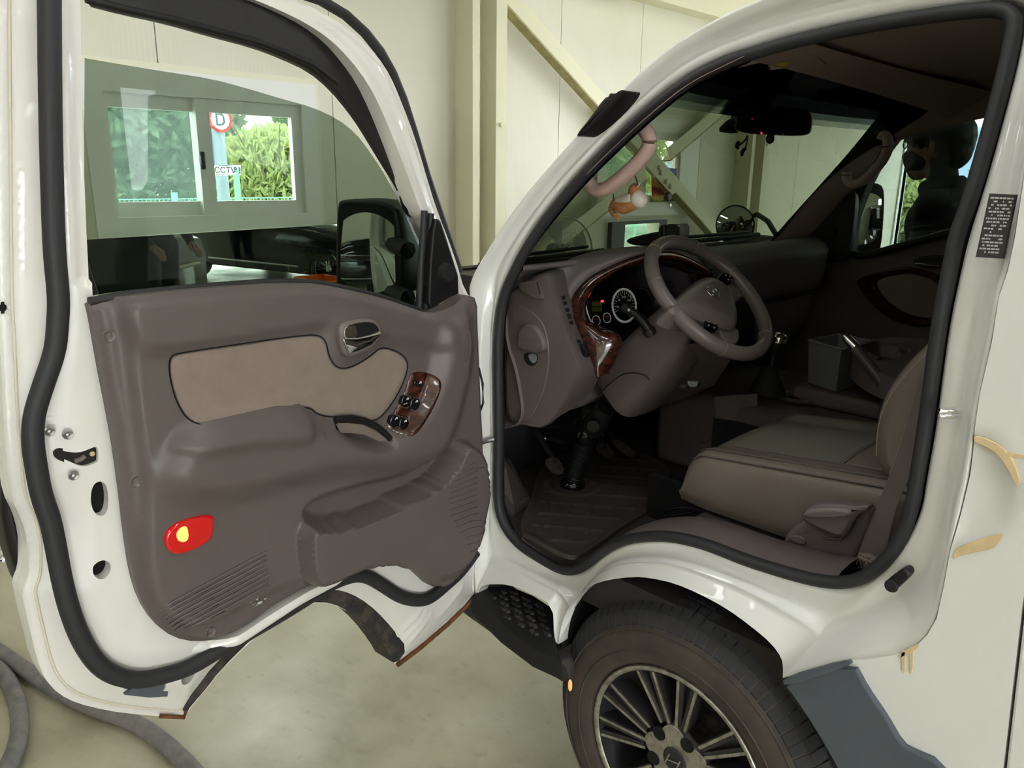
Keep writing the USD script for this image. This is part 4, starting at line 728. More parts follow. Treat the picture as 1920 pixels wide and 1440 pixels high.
for cc in ((1118, 601), (1138, 596)):
    obj('small_gauge', disc(cc, .0125, .001), 'black', clu); obj('gauge_ring', ringm(cc, .0128, .0011, .002), 'dial_white', clu); g1 = fg.px([cc], .003)[0]; obj('gauge_needle', tube(fg.to([g1 + [-.006, .002], g1 + [.006, .005]], .003), .0009, 5), 'dial_red', clu)
for cy in (570, 580): obj('lcd', slab(fg.px([(1110, cy - 4), (1127, cy - 4), (1127, cy + 4), (1111, cy + 4)], .0), fg, -.004, .001, 0), 'lcd', clu)
obj('warning_lamp', disc((1128, 565), .0035, .003, n=12), 'red_led', clu); obj('left_ring', tube(fg.to(fg.px(smooth([(1098,572),(1102,590),(1110,606)], 2), .004), .004), .0022, 6), 'dial_white', clu)
# centre stack seen through the wheel
stack = obj('centre_stack', slab(YF(.66).px([(1235,500),(1330,505),(1350,600),(1345,690),(1260,700),(1240,620)], 0), YF(.66), -.2, .0, .01), 'black', T)
for k in range(6): obj('vent_slat', tube([at(1248 + k, 526 + 9 * k, 1, .645), at(1300 + k * 2, 518 + 9 * k, 1, .645)], .0028, 6), 'matte_black', stack)
obj('vent_frame', tube(Y([(1240,522),(1300,508),(1330,512)], .64), .006, 8), 'dash_top', stack, sm=80); obj('vent_tab', tube(Y([(1276,520),(1286,540)], .635), .007, 8), 'bezel', stack)
obj('lower_wood_trim', plate([(1255,704),(1262,690),(1300,668),(1340,655),(1362,668),(1340,690),(1300,702)], YF(.60), -.03, .0, .004), 'wood', T, sm=60)
for q in ([(1305,674),(1326,668),(1326,682),(1308,686)], [(1332,668),(1345,664),(1346,680),(1334,684)]): 
    b_ = obj('dash_button', plate(q, YF(.60), -.01, .006, .002, 1), 'gloss_black', T); obj('button_mark', slab(YF(.60).px([(q[0][0] + 4, q[0][1] + 5), (q[1][0] - 3, q[1][1] + 5), (q[1][0] - 3, q[1][1] + 7), (q[0][0] + 4, q[0][1] + 7)], .006), YF(.60), .005, .0066, 0), 'print_white', b_)
obj('knee_panel', loft([Y(curve(p, 30), y) for p, y in (([(1118,712),(1150,700),(1200,680),(1260,650),(1330,640)], .36), ([(1122,735),(1160,725),(1220,712),(1290,690),(1372,672)], .5), ([(1130,760),(1170,760),(1225,757),(1262,752),(1345,712)], .56), ([(1140,775),(1190,770),(1230,766),(1262,758),(1340,722)], .60))]), 'brown', T, sm=70)
for cxy, m_ in (((1281, 719), 'brown_dark'), ((1301, 717), 'clear_plastic')):
    p = at(*cxy, 1, .54); so = obj('socket', lathe([(.0002, .006), (.012, .006), (.015, .009), (.017, .006), (.018, -.004)], p, (.3, -1, .2), 22), 'steel', T, sm=50); obj('socket_cap', lathe([(.0002, .0085), (.0125, .0075), (.013, .005)], p, (.3, -1, .2), 20), m_, so, sm=50)
# glove box seam and passenger vent
obj('glovebox_seam', tube([(-.452, y, 1.192) for y in np.linspace(.78, 1.47, 12)], .0028, 6), 'void', dash, sm=80)
obj('glovebox_latch', plate([(1444,575),(1468,570),(1466,596),(1456,606),(1446,598)], Frame((-.455, 0, 0), (0, 1, 0)), .0, .006, .003), 'brown_dark', dash)
pv = obj('passenger_vent', plate([(1515,490),(1535,488),(1546,512),(1547,530),(1537,526),(1524,510)], YF(1.5), -.03, .005, .003), 'matte_black', T)
for k in range(5): obj('vent_slat', tube([at(1517 + 5 * k, 494 + 7 * k, 1, 1.49), at(1536 + 3 * k, 491 + 7 * k, 1, 1.49)], .003, 6), 'void', pv)
# ---- steering wheel and column
SC = np.array([-.253, .413, 1.304]); ax = unit([.69, -.02, .73]); SWF = Frame(SC, (0, 1, 0), np.cross(ax, (0, 1, 0)))
if SWF.v[2] < 0: SWF.v = -SWF.v
SWF.w = ax; RR = .1755
rimp = np.array([RR * np.array([math.cos(a), math.sin(a)]) for a in np.linspace(0, 2 * np.pi, 72, endpoint=False)])
swh = obj('steering_wheel', tube(SWF.to(rimp, 0), .0168, 14, True, up=ax, flat=1.1), 'wheel_leather', T, label='brown leather steering wheel with airbag hub', sm=80)
for a in (20, 60, 120, 160, 235, 305):
    obj('rim_stitch', tube(SWF.to(circle((0, 0), 1, 3) * 0 + [0, 0], 0)[:1] + np.array([rimp[int(a / 5)] @ np.array([SWF.u, SWF.v]) + .0172 * (math.cos(b) * unit(rimp[int(a / 5)] @ np.array([SWF.u, SWF.v])) + 1.1 * math.sin(b) * ax) for b in np.linspace(0, 6.28, 14)]), .0008, 5), 'stitch', swh)
pad = [(1252,574),(1275,552),(1300,530),(1318,516),(1332,512),(1348,517),(1368,530),(1383,552),(1390,585),(1389,606),(1378,613),(1345,603),(1310,592),(1278,590)]
hp = SWF.px(pad, .02); Ph = Polygon(smooth(hp, 2, True))
hubm = obj('airbag_cover', field(Ph, SWF, lambda q: .004 + .022 * np.clip(sd(Ph, q) / .03, 0, 1) ** .5, .004, skirt=-.04), 'wheel_leather', swh, sm=70)
for px in ([(1352,506),(1365,510),(1392,528),(1402,540),(1395,556),(1376,548),(1362,528)], [(1258,576),(1280,586),(1320,596),(1345,604),(1350,628),(1330,642),(1300,625),(1270,604)], [(1345,600),(1386,612),(1388,640),(1372,648),(1350,630)], [(1348,640),(1375,655),(1372,672),(1340,672)]):
    g_ = Polygon(smooth(SWF.px(px, -.004), 2, True)).buffer(0).intersection(shapely.Point(0, 0).buffer(RR - .024)); g_ = g_ if hasattr(g_, 'exterior') else max(g_.geoms, key=lambda q: q.area)
    obj('spoke', slab(resamp(np.array(g_.exterior.coords)[:-1], 60, True), SWF, -.03, -.004, .004), 'wheel_leather', swh, sm=60)
obj('spoke_inlay', plate([(1284,593),(1318,598),(1321,618),(1312,617),(1296,607)], SWF, -.01, .005, .002, 1), 'steel', swh)
for q in ([(1354,508),(1374,513),(1380,528),(1367,528)], [(1321,597),(1346,602),(1346,624),(1322,613)]):
    s_ = obj('button_cluster', plate(q, SWF, -.01, .008, .002, 1), 'gloss_black', swh); q_ = SWF.px(q, .009)
    for s, t in ((.25, .3), (.7, .3), (.25, .72), (.7, .72)):
        p = (q_[0] * (1 - s) + q_[1] * s) * (1 - t) + (q_[3] * (1 - s) + q_[2] * s) * t; obj('button', slab(circle(p, .0036, 10, .8), SWF, .006, .0098, .001), 'bezel', s_); obj('button_mark', slab(circle(p, .0014, 6), SWF, .009, .0103, 0), 'print_white', s_)
ec = SWF.px([(1336, 548)], .027)[0]
emb = obj('hub_emblem', tube(SWF.to(circle(ec, .0195, 36, .84), .028), .0019, 6, True, up=ax), 'chrome', hubm, label='chrome oval emblem with a slanted letter', sm=60)
obj('emblem_letter', [tube(SWF.to(np.array(p) * .0012 + ec, .0285), .0022, 6) for p in ([(-8, -9), (-6, 0), (-3, 10)], [(3, -10), (6, 0), (8, 9)], [(-6, -1), (0, .5), (6, 1)])], 'chrome', hubm, sm=60)
def csec(s, hw_, hh, n=28, off=0.0):
    c = SC - ax * s; vv = np.cross(ax, (0, 1, 0)); vv = vv if vv[2] > 0 else -vv
    t = np.linspace(0, 2 * np.pi, n, endpoint=False); sg = lambda v: np.sign(v) * np.abs(v) ** .55
    return c + (hw_ * sg(np.cos(t)))[:, None] * np.array([0, 1, 0]) + (off + hh * sg(np.sin(t)))[:, None] * vv
shr = obj('column_shroud', loft([csec(.035, .02, .02), csec(.035, .045, .045), csec(.06, .058, .056), csec(.12, .072, .068, off=-.008), csec(.22, .095, .082, off=-.02), csec(.32, .105, .085, off=-.025), csec(.37, .10, .08, off=-.03), csec(.38, .05, .05, off=-.03)], True, True), 'brown', T, label='brown steering column shroud', sm=60)
obj('shroud_seam', tube(Y(smooth([(1122,740),(1150,712),(1175,698),(1205,700),(1218,712)], 2), .305), .0016, 6), 'black', shr)
sb_ = at(1217, 621, 1, .325); stk = obj('light_stalk', tube([sb_, at(1204, 600, 1, .31), at(1192, 588, 1, .30), at(1180, 580, 1, .29)], [.0125, .011, .009, .0085], 12), 'black', T, label='black light stalk on the column', sm=60)
obj('stalk_tip', tube([at(1190, 588, 1, .30), at(1172, 577, 1, .285), at(1166, 573, 1, .28)], [.010, .0125, .009], 14), 'matte_black', stk, sm=60); obj('stalk_collar', lathe([(.015, -.01), (.017, .004), (.014, .008), (.011, .008)], sb_, at(1204, 600, 1, .31) - sb_, 18), 'black', stk, sm=50)
obj('stalk_print', blob(at(1179, 581, 1, .277), (.004, .002, .004), 1), 'print_white', stk)
# column, joint and bellows down to the floor
yb = .36
jt = obj('column_joint', cat([tube(Y([(1135,765),(1118,790),(1106,808)], yb), [.026, .034, .03], 14), cyl(at(1112, 800, 1, yb - .05), at(1120, 775, 1, yb + .03), .017), rb(*np.ravel(np.stack([at(1108, 775, 1, yb) - .02, at(1108, 775, 1, yb) + .02], 1)), .006)]), 'black', T, label='black steering joint above the bellows', sm=50)
ba, bb = at(1095, 828, 1, yb), at(1074, 905, 1, yb); nb = 17
prof = []
for k in range(nb): prof += [(.030 - .003 * k / nb, k / nb), (.0245 - .003 * k / nb, (k + .5) / nb)]
L_ = np.linalg.norm(bb - ba); obj('column_bellows', lathe([(r, a * L_) for r, a in prof], ba, bb - ba, 30), 'black', T, label='ribbed black rubber bellows on the floor', sm=25)
obj('upper_boot', lathe([(.02, -.06), (.034, -.05), (.038, -.03), (.036, -.008), (.03, .0)], ba, bb - ba, 30), 'gloss_black', T, sm=60); obj('bellows_foot', blob(bb + [0, 0, -.006], (.037, .037, .027), 3), 'gloss_black', T, sm=80)
for p, q in (((1100,760),(1075,800)), ((1060,800),(1130,815)), ((980,800),(1010,870)), ((1000,815),(1060,830)), ((1075,800),(1010,800))):
    obj('linkage_rod', cyl(at(*p, 1, .42), at(*q, 1, .40), .006, seg=8), 'matte_black', T)
for p, q, m_ in (((966,840),(965,878),'print_white'), ((980,865),(1000,860),'print_white')): obj('bracket', tube(Y([p, q], .45), .004, 6), 'steel', T)
for p in ((990, 812), (1022, 822), (998, 836)): obj('linkage_bolt', blob(at(*p, 1, .4), .009), 'steel', T)
# pedals
def pedal(name, px, y, arm, ribs, label):
    f = Frame(at(*px[0], 1, y), unit([.25, 1, 0]), unit([-.62, .1, .78])); p = obj(name, plate(px, f, -.012, .0, .003, 1), 'rubber_mat', T, label=label)
    c = np.mean(px, 0)
    for k in range(ribs):
        g = (k + .5) / ribs; a = np.array(px[0]) * (1 - g) + np.array(px[3]) * g; b = np.array(px[1]) * (1 - g) + np.array(px[2]) * g; m_ = (a + b) / 2 + (np.array(px[3]) - px[0]) * .12
        obj('pedal_rib', tube(f.to(f.px([a * .9 + c * .1, m_, b * .9 + c * .1], .001), .001), .002, 5, up=f.w), 'rubber_mat', p)
    obj('pedal_arm', tube([at(*q, 1, y + .03 + .02 * i) for i, q in enumerate(arm)], .008, 8), 'matte_black', p)
pedal('clutch_pedal', [(1019,862),(1044,854),(1061,880),(1058,894),(1040,888)][:2] + [(1061,882),(1046,893)], .28, [(1040,868),(1025,840),(1005,805)], 5, 'black rubber clutch pedal left of the bellows')
pedal('brake_pedal', [(1114,834),(1138,828),(1155,852),(1138,858)], .50, [(1135,842),(1120,815),(1112,790)], 5, 'black rubber brake pedal right of the bellows')
pedal('accelerator_pedal', [(1148,826),(1163,822),(1197,852),(1183,858)], .58, [(1160,835),(1145,815),(1130,800)], 3, 'black accelerator pedal')
fv_ = [at(*p) for p in ((945, 860, 1, .10), (954, 857, 1, .15), (996, 938, 1, .18), (965, 952, 1, .09), (946, 924, 1, .075), (996, 981, 1, .18), (966, 994, 1, .09), (950, 962, 1, .072))]
rest = obj('footrest', TM(np.array(fv_ + [fv_[1] - [.02, 0, .2]]), [(0, 1, 2), (0, 2, 3), (0, 3, 4), (3, 2, 5), (3, 5, 6), (4, 3, 6), (4, 6, 7), (1, 8, 5), (1, 5, 2), (0, 4, 7), (0, 7, 8), (0, 8, 1), (7, 6, 5), (7, 5, 8)]), 'foot_plastic', T, label='ribbed brown footrest by the door opening', sm=False)
le, ri = resamp(np.array([fv_[0], fv_[4], fv_[3]]), 30), resamp(np.array([fv_[1], fv_[2]]), 30); up_ = unit(CAM - fv_[3]) * .0012
for k in range(9): obj('footrest_rib', tube([le[min(29, 3 * k + 2)] + up_, (le[min(29, 3 * k + 3)] + ri[min(29, 3 * k + 3)]) / 2 + up_ + (ri[-1] - ri[0]) * .03, ri[min(29, 3 * k + 2)] + up_], .0015, 5), 'brown', rest)
cc_ = (le[20] + ri[20]) / 2; e1_, e2_ = unit(ri[20] - le[20]), unit(ri[-1] - ri[0])
obj('footrest_ring', tube([cc_ + up_ + .013 * (math.cos(a) * e1_ + math.sin(a) * e2_) for a in np.linspace(0, 6.28, 20, endpoint=False)], .0018, 5, True), 'brown', rest)
# sill cover and floor mat
i0, i1 = near((1600, 1098)), near((972, 1024)); idx = np.arange(i0, (i1 if i1 > i0 else i1 + N) + 1) % N; bs_ = rubI[idx]
obj('sill_cover', loft([bs_ + [0, .0, -.002], bs_ + [0, .02, .006], bs_ + [0, .055, .008], bs_ + [0, .10, .004], bs_ + [0, .14, -.05]]), 'brown', T, label='brown plastic sill cover over the wheel arch', sm=70)
for px in ((1340, 1021), (1491, 1062), (990, 1010)): obj('sill_screw', lathe([(.0002, .002), (.006, .002), (.008, 0)], side([px], .075)[0] + [0, 0, .004], (0, 0, 1), 14), 'brown_dark', T)
fm_ = Frame((0, 0, .703), (1, 0, 0), (0, 1, 0))
matp = [(968,1000),(1000,1014),(1032,1034),(1068,1050),(1092,1046),(1130,1020),(1170,990),(1215,965),(1250,930),(1260,880),(1200,850),(1120,850),(1060,850),(1010,880),(1000,930)]
Pm = Polygon(smooth(fm_.px(matp, .0), 2, True)).buffer(0); bc = fm_.px([(1074, 915)], .0)[0]
def hm(q):
    h = .006 + .004 * (1 - sst(sd(Pm, q) - .014, .006)); r = np.linalg.norm(q - bc, axis=1)
    h = h + .006 * np.exp(-((r - .07) / .008) ** 2) - .004 * (r < .06)
    u, v = q[:, 0] * .8 + q[:, 1] * .6, -q[:, 0] * .6 + q[:, 1] * .8
    m_ = (r > .085) & (sd(Pm, q) > .03); lane = np.abs((v / .075) % 1 - .5) > .44; tooth = np.abs(((u + .02 * np.sign((v / .15) % 1 - .5)) / .06) % 1 - .5) > .42
    return h + np.where(m_, .004 * (lane | (tooth & (((v / .075).astype(int) % 2) == 0))), 0)
obj('floor_mat', field(Pm, fm_, hm, .006, skirt=-.002), 'rubber_mat', None, label='ribbed dark rubber floor mat under the pedals', category='mat', sm=40)
# ---- seat
xs = np.linspace(-.168, .40, 40)
def seatsec(x):
    f = np.clip((x + .168) / .07, 0, 1); k = math.sqrt(max(1 - (1 - f) ** 2, 0)); top = .90 + (.992 - .90) * k + .045 * np.clip((x + .1) / .4, 0, 1); e = .012 * (1 - f)
    y0, y1 = .195 + e, .675 - e
    P = [(y0 + .012, .855), (y0 + .002, .88), (y0, .93 if f > .3 else .88), (y0 + .004, top - .035), (y0 + .014, top - .012), (y0 + .034, top), (y0 + .075, top - .004), (y0 + .10, top - .010), (.33, top - .004), (.435, top - .002), (.54, top - .004), (y1 - .10, top - .010), (y1 - .06, top - .002), (y1 - .03, top), (y1 - .01, top - .014), (y1, top - .04), (y1, .9), (y1 - .01, .855)]
    return np.array([(x, y, z) for y, z in P])
seat = obj('driver_seat', loft([smooth(seatsec(x), 2) for x in xs]), 'leather', T, label='brown leather driver seat', sm=80)
obj('front_face', thick(loft([smooth(seatsec(xs[0]), 2)[::1], np.array([(xs[0] + .005, y, .86) for y in np.linspace(.21, .66, len(smooth(seatsec(xs[0]), 2)))])]), (.004, 0, 0)), 'leather', seat, sm=60)
def on_seat(x, y): P = smooth(seatsec(x), 2); return np.array([x, y, np.interp(y, P[8:-8, 1], P[8:-8, 2])])
obj('seat_seam', [tube([seatsec(x)[4] + [0, -.001, .002] for x in xs[2:]], .0022, 6), tube([seatsec(x)[5] + [0, .002, .001] for x in xs[2:]], .0012, 5)], 'stitch' if 0 else 'brown_dark', seat, sm=60)
ins = [on_seat(x, .30) for x in xs[4:22]]; obj('seat_seam', [tube([on_seat(x, .30) + [0, 0, .001] for x in xs[5:]], .0016, 5), tube([on_seat(x, .57) + [0, 0, .001] for x in xs[5:]], .0016, 5), tube([on_seat(.16 + .0 * y, y) + [0, 0, .001] for y in np.linspace(.30, .57, 9)], .0016, 5)], 'brown_dark', seat)
obj('seat_insert', thick(loft([np.array([on_seat(x, y) + [0, 0, .0014] for y in np.linspace(.304, .566, 14)]) for x in xs[5:23]]), (0, 0, -.003)), 'leather_panel', seat, sm=60)
# backrest
fb = YF(.215)
bk = [(1745,630),(1738,642),(1712,664),(1682,696),(1656,732),(1640,768),(1632,808),(1631,848),(1638,880),(1652,898),(1700,930),(1800,930),(1860,640),(1840,560),(1790,560)]
back = obj('backrest', plate(bk, fb, -.45, .0, .03, 2, 120), 'leather', seat, sm=60)
st_ = smooth([(1741,660),(1716,684),(1688,716),(1664,750),(1650,785),(1644,820),(1643,855)], 3)
obj('backrest_stitch', tube(Y(st_, .212), .0011, 5), 'stitch', back, sm=60)
obj('side_seam', tube(Y(smooth([(1736,690),(1722,730),(1700,800),(1668,890)], 2), .205), .0014, 5), 'stitch', back)
hs_ = obj('recliner_cover', plate([(1468,1012),(1474,1000),(1492,984),(1520,972),(1560,968),(1600,960),(1625,950),(1636,980),(1610,1030),(1596,1064),(1580,1062),(1540,1050),(1490,1030),(1468,1022)], YF(.165), -.03, .0, .008), 'brown', seat, label='brown plastic recliner cover', sm=60)
obj('recliner_lever', plate([(1500,968),(1508,952),(1530,944),(1580,946),(1604,950),(1628,946),(1630,958),(1604,968),(1590,996),(1580,1010),(1562,1008),(1504,980)], YF(.15), -.01, .012, .008), 'brown', hs_, sm=60); obj('lever_ridge', plate([(1502,966),(1512,955),(1560,952),(1596,956),(1594,972),(1560,974),(1510,974)], YF(.15), .01, .018, .006), 'bezel', hs_, sm=60)
obj('tilt_button', plate([(1480,1003),(1500,1005),(1511,1012),(1510,1023),(1494,1021),(1480,1014)], YF(.165), -.002, .005, .003), 'brown', hs_, sm=60)
obj('lock_dial', plate([(1540,1008),(1575,1010),(1590,998),(1580,1012),(1572,1016),(1545,1012)], YF(.165), -.002, .004, .002, 1), 'brown_dark', hs_)
obj('seat_rail', cat([box(-.1, .42, .24, .27, .845, .868), box(-.1, .42, .56, .59, .845, .868)]), 'black', seat)
obj('slide_bar', tube(Y(smooth([(1330,962),(1290,950),(1250,955),(1243,963),(1250,967),(1290,963),(1315,955)], 2), .23), .004, 8), 'gloss_black', seat, sm=60)
# seat belt
bl = curve([(1742,640),(1722,720),(1696,810),(1668,890),(1640,960),(1618,1010),(1600,1066)], 40); br = curve([(1775,640),(1756,720),(1736,800),(1712,880),(1684,940),(1668,1000),(1655,1066)], 40)
wv = .004 * np.sin(np.linspace(0, 9, 40)); belt = obj('seat_belt', thick(loft([Y(bl, .145 + wv), Y(bl * .5 + br * .5, .135 - wv), Y(br, .13 + wv)]), (0, .0022, 0)), 'brown', T, label='brown seat belt webbing beside the seat', sm=70)
rng = np.random.default_rng(2); obj('frayed_thread', [tube(Y(smooth([(1605 + 45 * rng.random(), 1035 + 28 * rng.random()) for _ in range(4)], 2), .126), .0006, 4) for _ in range(14)], 'stitch', belt)
# centre: engine cover, gear lever, cup holder, hand brake
cov = obj('engine_cover', rb(-.60, .55, .72, 1.22, .70, .955, .03), 'brown_dark', T, label='dark brown engine cover between the seats', sm=60)
obj('side_skirt', loft([Y(curve([(1338,744),(1345,790),(1310,830)], 10), .70), Y(curve([(1420,738),(1420,770),(1420,800)], 10), .74)]), 'brown_dark', cov)
gl_ = obj('gear_lever', tube(Y([(1442,722),(1446,690),(1452,660)], .82), [.012, .009, .008], 10), 'black', T, label='gear lever with a chrome-capped knob', sm=60)
obj('gear_boot', lathe([(.052, 0), (.048, .012), (.034, .04), (.03, .048), (.022, .075), (.014, .08)], at(1438, 735, 1, .82), (.03, .0, 1), 24), 'matte_black', gl_, sm=40)
kp = at(1458, 645, 1, .82); obj('gear_knob', lathe([(.004, -.035), (.017, -.03), (.021, -.005), (.024, .015), (.022, .026), (.012, .032), (.0002, .033)], kp, (.1, 0, 1), 24), 'black', gl_, sm=60); obj('knob_cap', lathe([(.0245, .008), (.0245, .018), (.0225, .027), (.012, .0335), (.0002, .0345)], kp, (.1, 0, 1), 24), 'chrome', gl_, sm=60)
cp = np.array([at(1497, 749, 1, .86)[0], .86, at(1497, 749, 1, .86)[2]]); cu = obj('cup_holder', lathe([(.052, 0), (.056, .008), (.05, .013), (.044, .008), (.04, -.0), (.0002, -.001)], cp, (0, 0, 1), 30), 'steel', T, label='round cup holder with a metal rim', sm=40); obj('holder_base', cat([lathe([(.041, .003), (.0002, .004)], cp, (0, 0, 1), 24), box(cp[0] - .018, cp[0] + .012, cp[1] - .02, cp[1] + .01, cp[2], cp[2] + .012)]), 'black', cu)
con = obj('centre_console', cat([rb(.035, .55, .80, 1.20, .957, 1.085, .03)]), 'brown_dark', T, label='folded centre seat back with drinks tray', sm=60)
obj('seat_base', rb(-.22, .10, .84, 1.22, .957, 1.006, .015), 'brown_dark', con, sm=60)
zt = 1.115
def tz(px, z=zt): return np.array([at(a, b, 2, z)[:2] for a, b in px])
ftz = Frame((0, 0, zt), (1, 0, 0), (0, 1, 0))
tray = Polygon(smooth(tz([(1592,668),(1612,652),(1640,640),(1700,638),(1780,646),(1790,700),(1720,720),(1670,716),(1620,694)]), 1, True)).buffer(0)
h1, h2, h3 = (Polygon(tz(p)).buffer(0) for p in ([(1625,655),(1650,645),(1685,650),(1670,668),(1645,666)], [(1650,675),(1665,658),(1690,660),(1680,672)], list(circle((1702, 657), 10, 12, .4))))
obj('tray', field(tray, ftz, lambda q: .006 * np.sin(q[:, 0] * 25) * 0 - .035 * sst(sd(h1, q), .006) - .035 * sst(sd(h2, q), .006) - .03 * sst(sd(h3, q), .005) + .010 * (1 - sst(sd(tray, q) - .02, .006)), .006, skirt=-.05), 'brown_dark', con, sm=50)
hbk = obj('hand_brake', tube([at(1602, 650, 1, .70), at(1625, 680, 1, .70), at(1655, 718, 1, .70), at(1690, 760, 1, .70)], [.0125, .0145, .015, .017], 14), 'hand_leather', T, label='dark leather hand brake lever with a chrome button', sm=60)
obj('brake_button', tube([at(1588, 634, 1, .70), at(1603, 651, 1, .70)], [.0115, .0135], 14), 'chrome', hbk, sm=60); obj('button_tip', tube([at(1583, 629, 1, .70), at(1589, 635, 1, .70)], [.007, .008], 12), 'chrome', hbk)
fgb = lambda px, z=1.135: np.array([at(a, b, 2, z) for a, b in px])
gt = fgb([(1516,638),(1578,655),(1638,640),(1572,627)]); gb_ = gt.copy(); gc = gt.mean(0); gb_ = gc + (gt - gc) * [.86, .86, 1]; gb_[:, 2] -= .125
gi, gj = gc + (gt - gc) * [.93, .93, 1], gc + (gb_ - gc) * [.9, .9, 1]; gj[:, 2] += .006
def q4(a, b): return TM(np.vstack([a, b]), [f for i in range(4) for f in ((i, (i + 1) % 4, (i + 1) % 4 + 4), (i, (i + 1) % 4 + 4, i + 4))])
gbx = thing('organizer_box', 'open grey plastic box standing in front of the folded centre seat', 'box')
obj('body', cat([q4(gb_, gt), q4(gt, gi), q4(gi, gj), TM(gj, [(0, 1, 2), (0, 2, 3)]), TM(gb_, [(0, 2, 1), (0, 3, 2)])]), 'grey_box', gbx, sm=20)
obj('rim', tube(np.vstack([np.linspace(gt[i], gt[(i + 1) % 4], 6)[:-1] for i in range(4)]), .0035, 6, True), 'grey_box', gbx, sm=60)
# ---- overhead
lb_ = Frame((-.1, 0, 1.86), (1, 0, 0), (0, 1, 0))
def roofp(px): 
    p = at(*px, 2, 1.85)
    for _ in range(8): p = at(*px, 2, float(roofz(p[0], np.clip(p[1], .15, 1.6))) - .004)
    return p
dl = [roofp(q) for q in ((1497,150),(1525,140),(1580,138),(1578,150),(1545,160),(1510,160))]
dm = obj('dome_lamp', thick(TM(np.array(dl), [(0, 1, 5), (1, 2, 3), (1, 3, 4), (1, 4, 5)]), (0, 0, -.012)), 'brown_dark', T, label='roof lamp with an orange glow', sm=30)
gw = [roofp(q) - [0, 0, .014] for q in ((1542,158),(1550,153),(1578,149),(1560,156))]; obj('lamp_lens', thick(TM(np.array(gw), [(0, 1, 2), (0, 2, 3)]), (0, 0, -.002)), 'orange_led', dm)
vq = [roofp(q) - [0, 0, .012] for q in ((1372,120),(1440,100),(1530,92),(1550,112),(1470,136),(1380,138))]
vis = obj('sun_visor', thick(TM(np.array(vq), [(0, 1, 5), (1, 4, 5), (1, 2, 3), (1, 3, 4)]), (0, 0, .010)), 'liner', T, label='folded sun visor with a warning label', sm=30)
zz = float(np.mean([v[2] for v in vq])) - .028
for q, m_ in (([(1408,125),(1428,115),(1474,113),(1450,128)], 'print_white'), ([(1446,108),(1482,104),(1474,112),(1440,113)], 'lamp_label')): obj('warning_label', thick(TM(np.array([roofp(a) - [0, 0, .0135] for a in q]), [(0, 1, 2), (0, 2, 3)]), (0, 0, -.001)), m_, vis)
obj('label_mark', tube([roofp(a) - [0, 0, .015] for a in circle((1424, 120), 8, 14, .55)], .0015, 5, True), 'dial_red', vis)
# rear view mirror with camera
rv = Frame(at(1455, 228, 1, .82), unit([.34, 1, .0]), unit([.16, 0, 1])); rv.w = unit(np.cross(rv.u, rv.v)); rv.w = rv.w if rv.w[0] > 0 else -rv.w
mr = obj('rear_view_mirror', plate([(1388,200),(1400,196),(1440,198),(1510,204),(1524,210),(1527,232),(1524,250),(1510,257),(1440,254),(1392,250),(1383,235)], rv, -.03, .0, .010), 'gloss_black', T, label='black rear view mirror with a small red light', sm=60)
obj('mirror_glass', plate([(1428,203),(1505,209),(1520,216),(1521,240),(1512,250),(1430,247),(1424,225)], rv, -.004, .0012, .0, 2), 'gloss_mirror', mr, sm=False)
obj('status_light', blob(rv.to(rv.px([(1428, 250)], .001), .001)[0], .0025), 'red_led', mr); obj('button', [blob(rv.to(rv.px([(x, 252)], .001), .001)[0], (.002, .005, .002)) for x in (1440, 1455, 1468)], 'bezel', mr)
obj('mirror_knob', blob(rv.to(rv.px([(1444, 260)], 0), 0)[0], (.012, .012, .014)), 'black', mr)
mt_ = obj('mirror_mount', cat([loft([X(resamp(np.array(p, float), 20, True), x) for p, x in (([(1348,212),(1372,178),(1400,165),(1470,160),(1440,196),(1400,219)], -.40), ([(1352,214),(1376,182),(1404,170),(1465,166),(1440,200),(1400,222)], -.36))], True, True), cyl(at(1400, 190, 0, -.40), at(1440, 215, 0, -.36), .018)]), 'black', T)
obj('camera_unit', plate([(1353,248),(1380,222),(1395,225),(1398,240),(1380,252)], rv, -.06, -.035, .004, 1), 'matte_black', mr)
obj('loose_cable', [tube([rv.to(rv.px([q], -.03), -.03)[0] for q in smooth(p, 2)], r, 6) for p, r in (([(1402,254),(1398,262),(1390,270),(1384,274)], .0025), ([(1402,256),(1400,270),(1396,282),(1391,290)], .0025), ([(1386,266),(1380,272),(1384,278)], .005), ([(1398,278),(1390,286),(1392,291)], .005))], 'black', mr, sm=60)
# passenger outside mirror
PM = at(1622, 410, 1, 1.86); pn = unit([.86, -.51, .03]); fpm = Frame(PM, np.cross([0, 0, 1], pn))
pm = obj('passenger_mirror', slab(smooth(fpm.px([(1578,478),(1584,420),(1592,352),(1602,343),(1645,342),(1658,350),(1660,380),(1654,465),(1644,478),(1590,484)], 0), 1, True), fpm, -.10, .002, .01), 'black', T, label='black outside mirror beyond the passenger window', sm=60)
Ppm = Polygon(smooth(fpm.px([(1587,466),(1593,400),(1600,358),(1612,351),(1640,350),(1652,360),(1651,400),(1646,455),(1640,462),(1600,468)], 0), 2, True)); cpm = np.array(Ppm.centroid.coords[0])
obj('mirror_face', field(Ppm, fpm, lambda q: .008 - ((q - cpm) ** 2).sum(1) / 1.6, .008, skirt=.0), 'mirror', pm, sm=80)
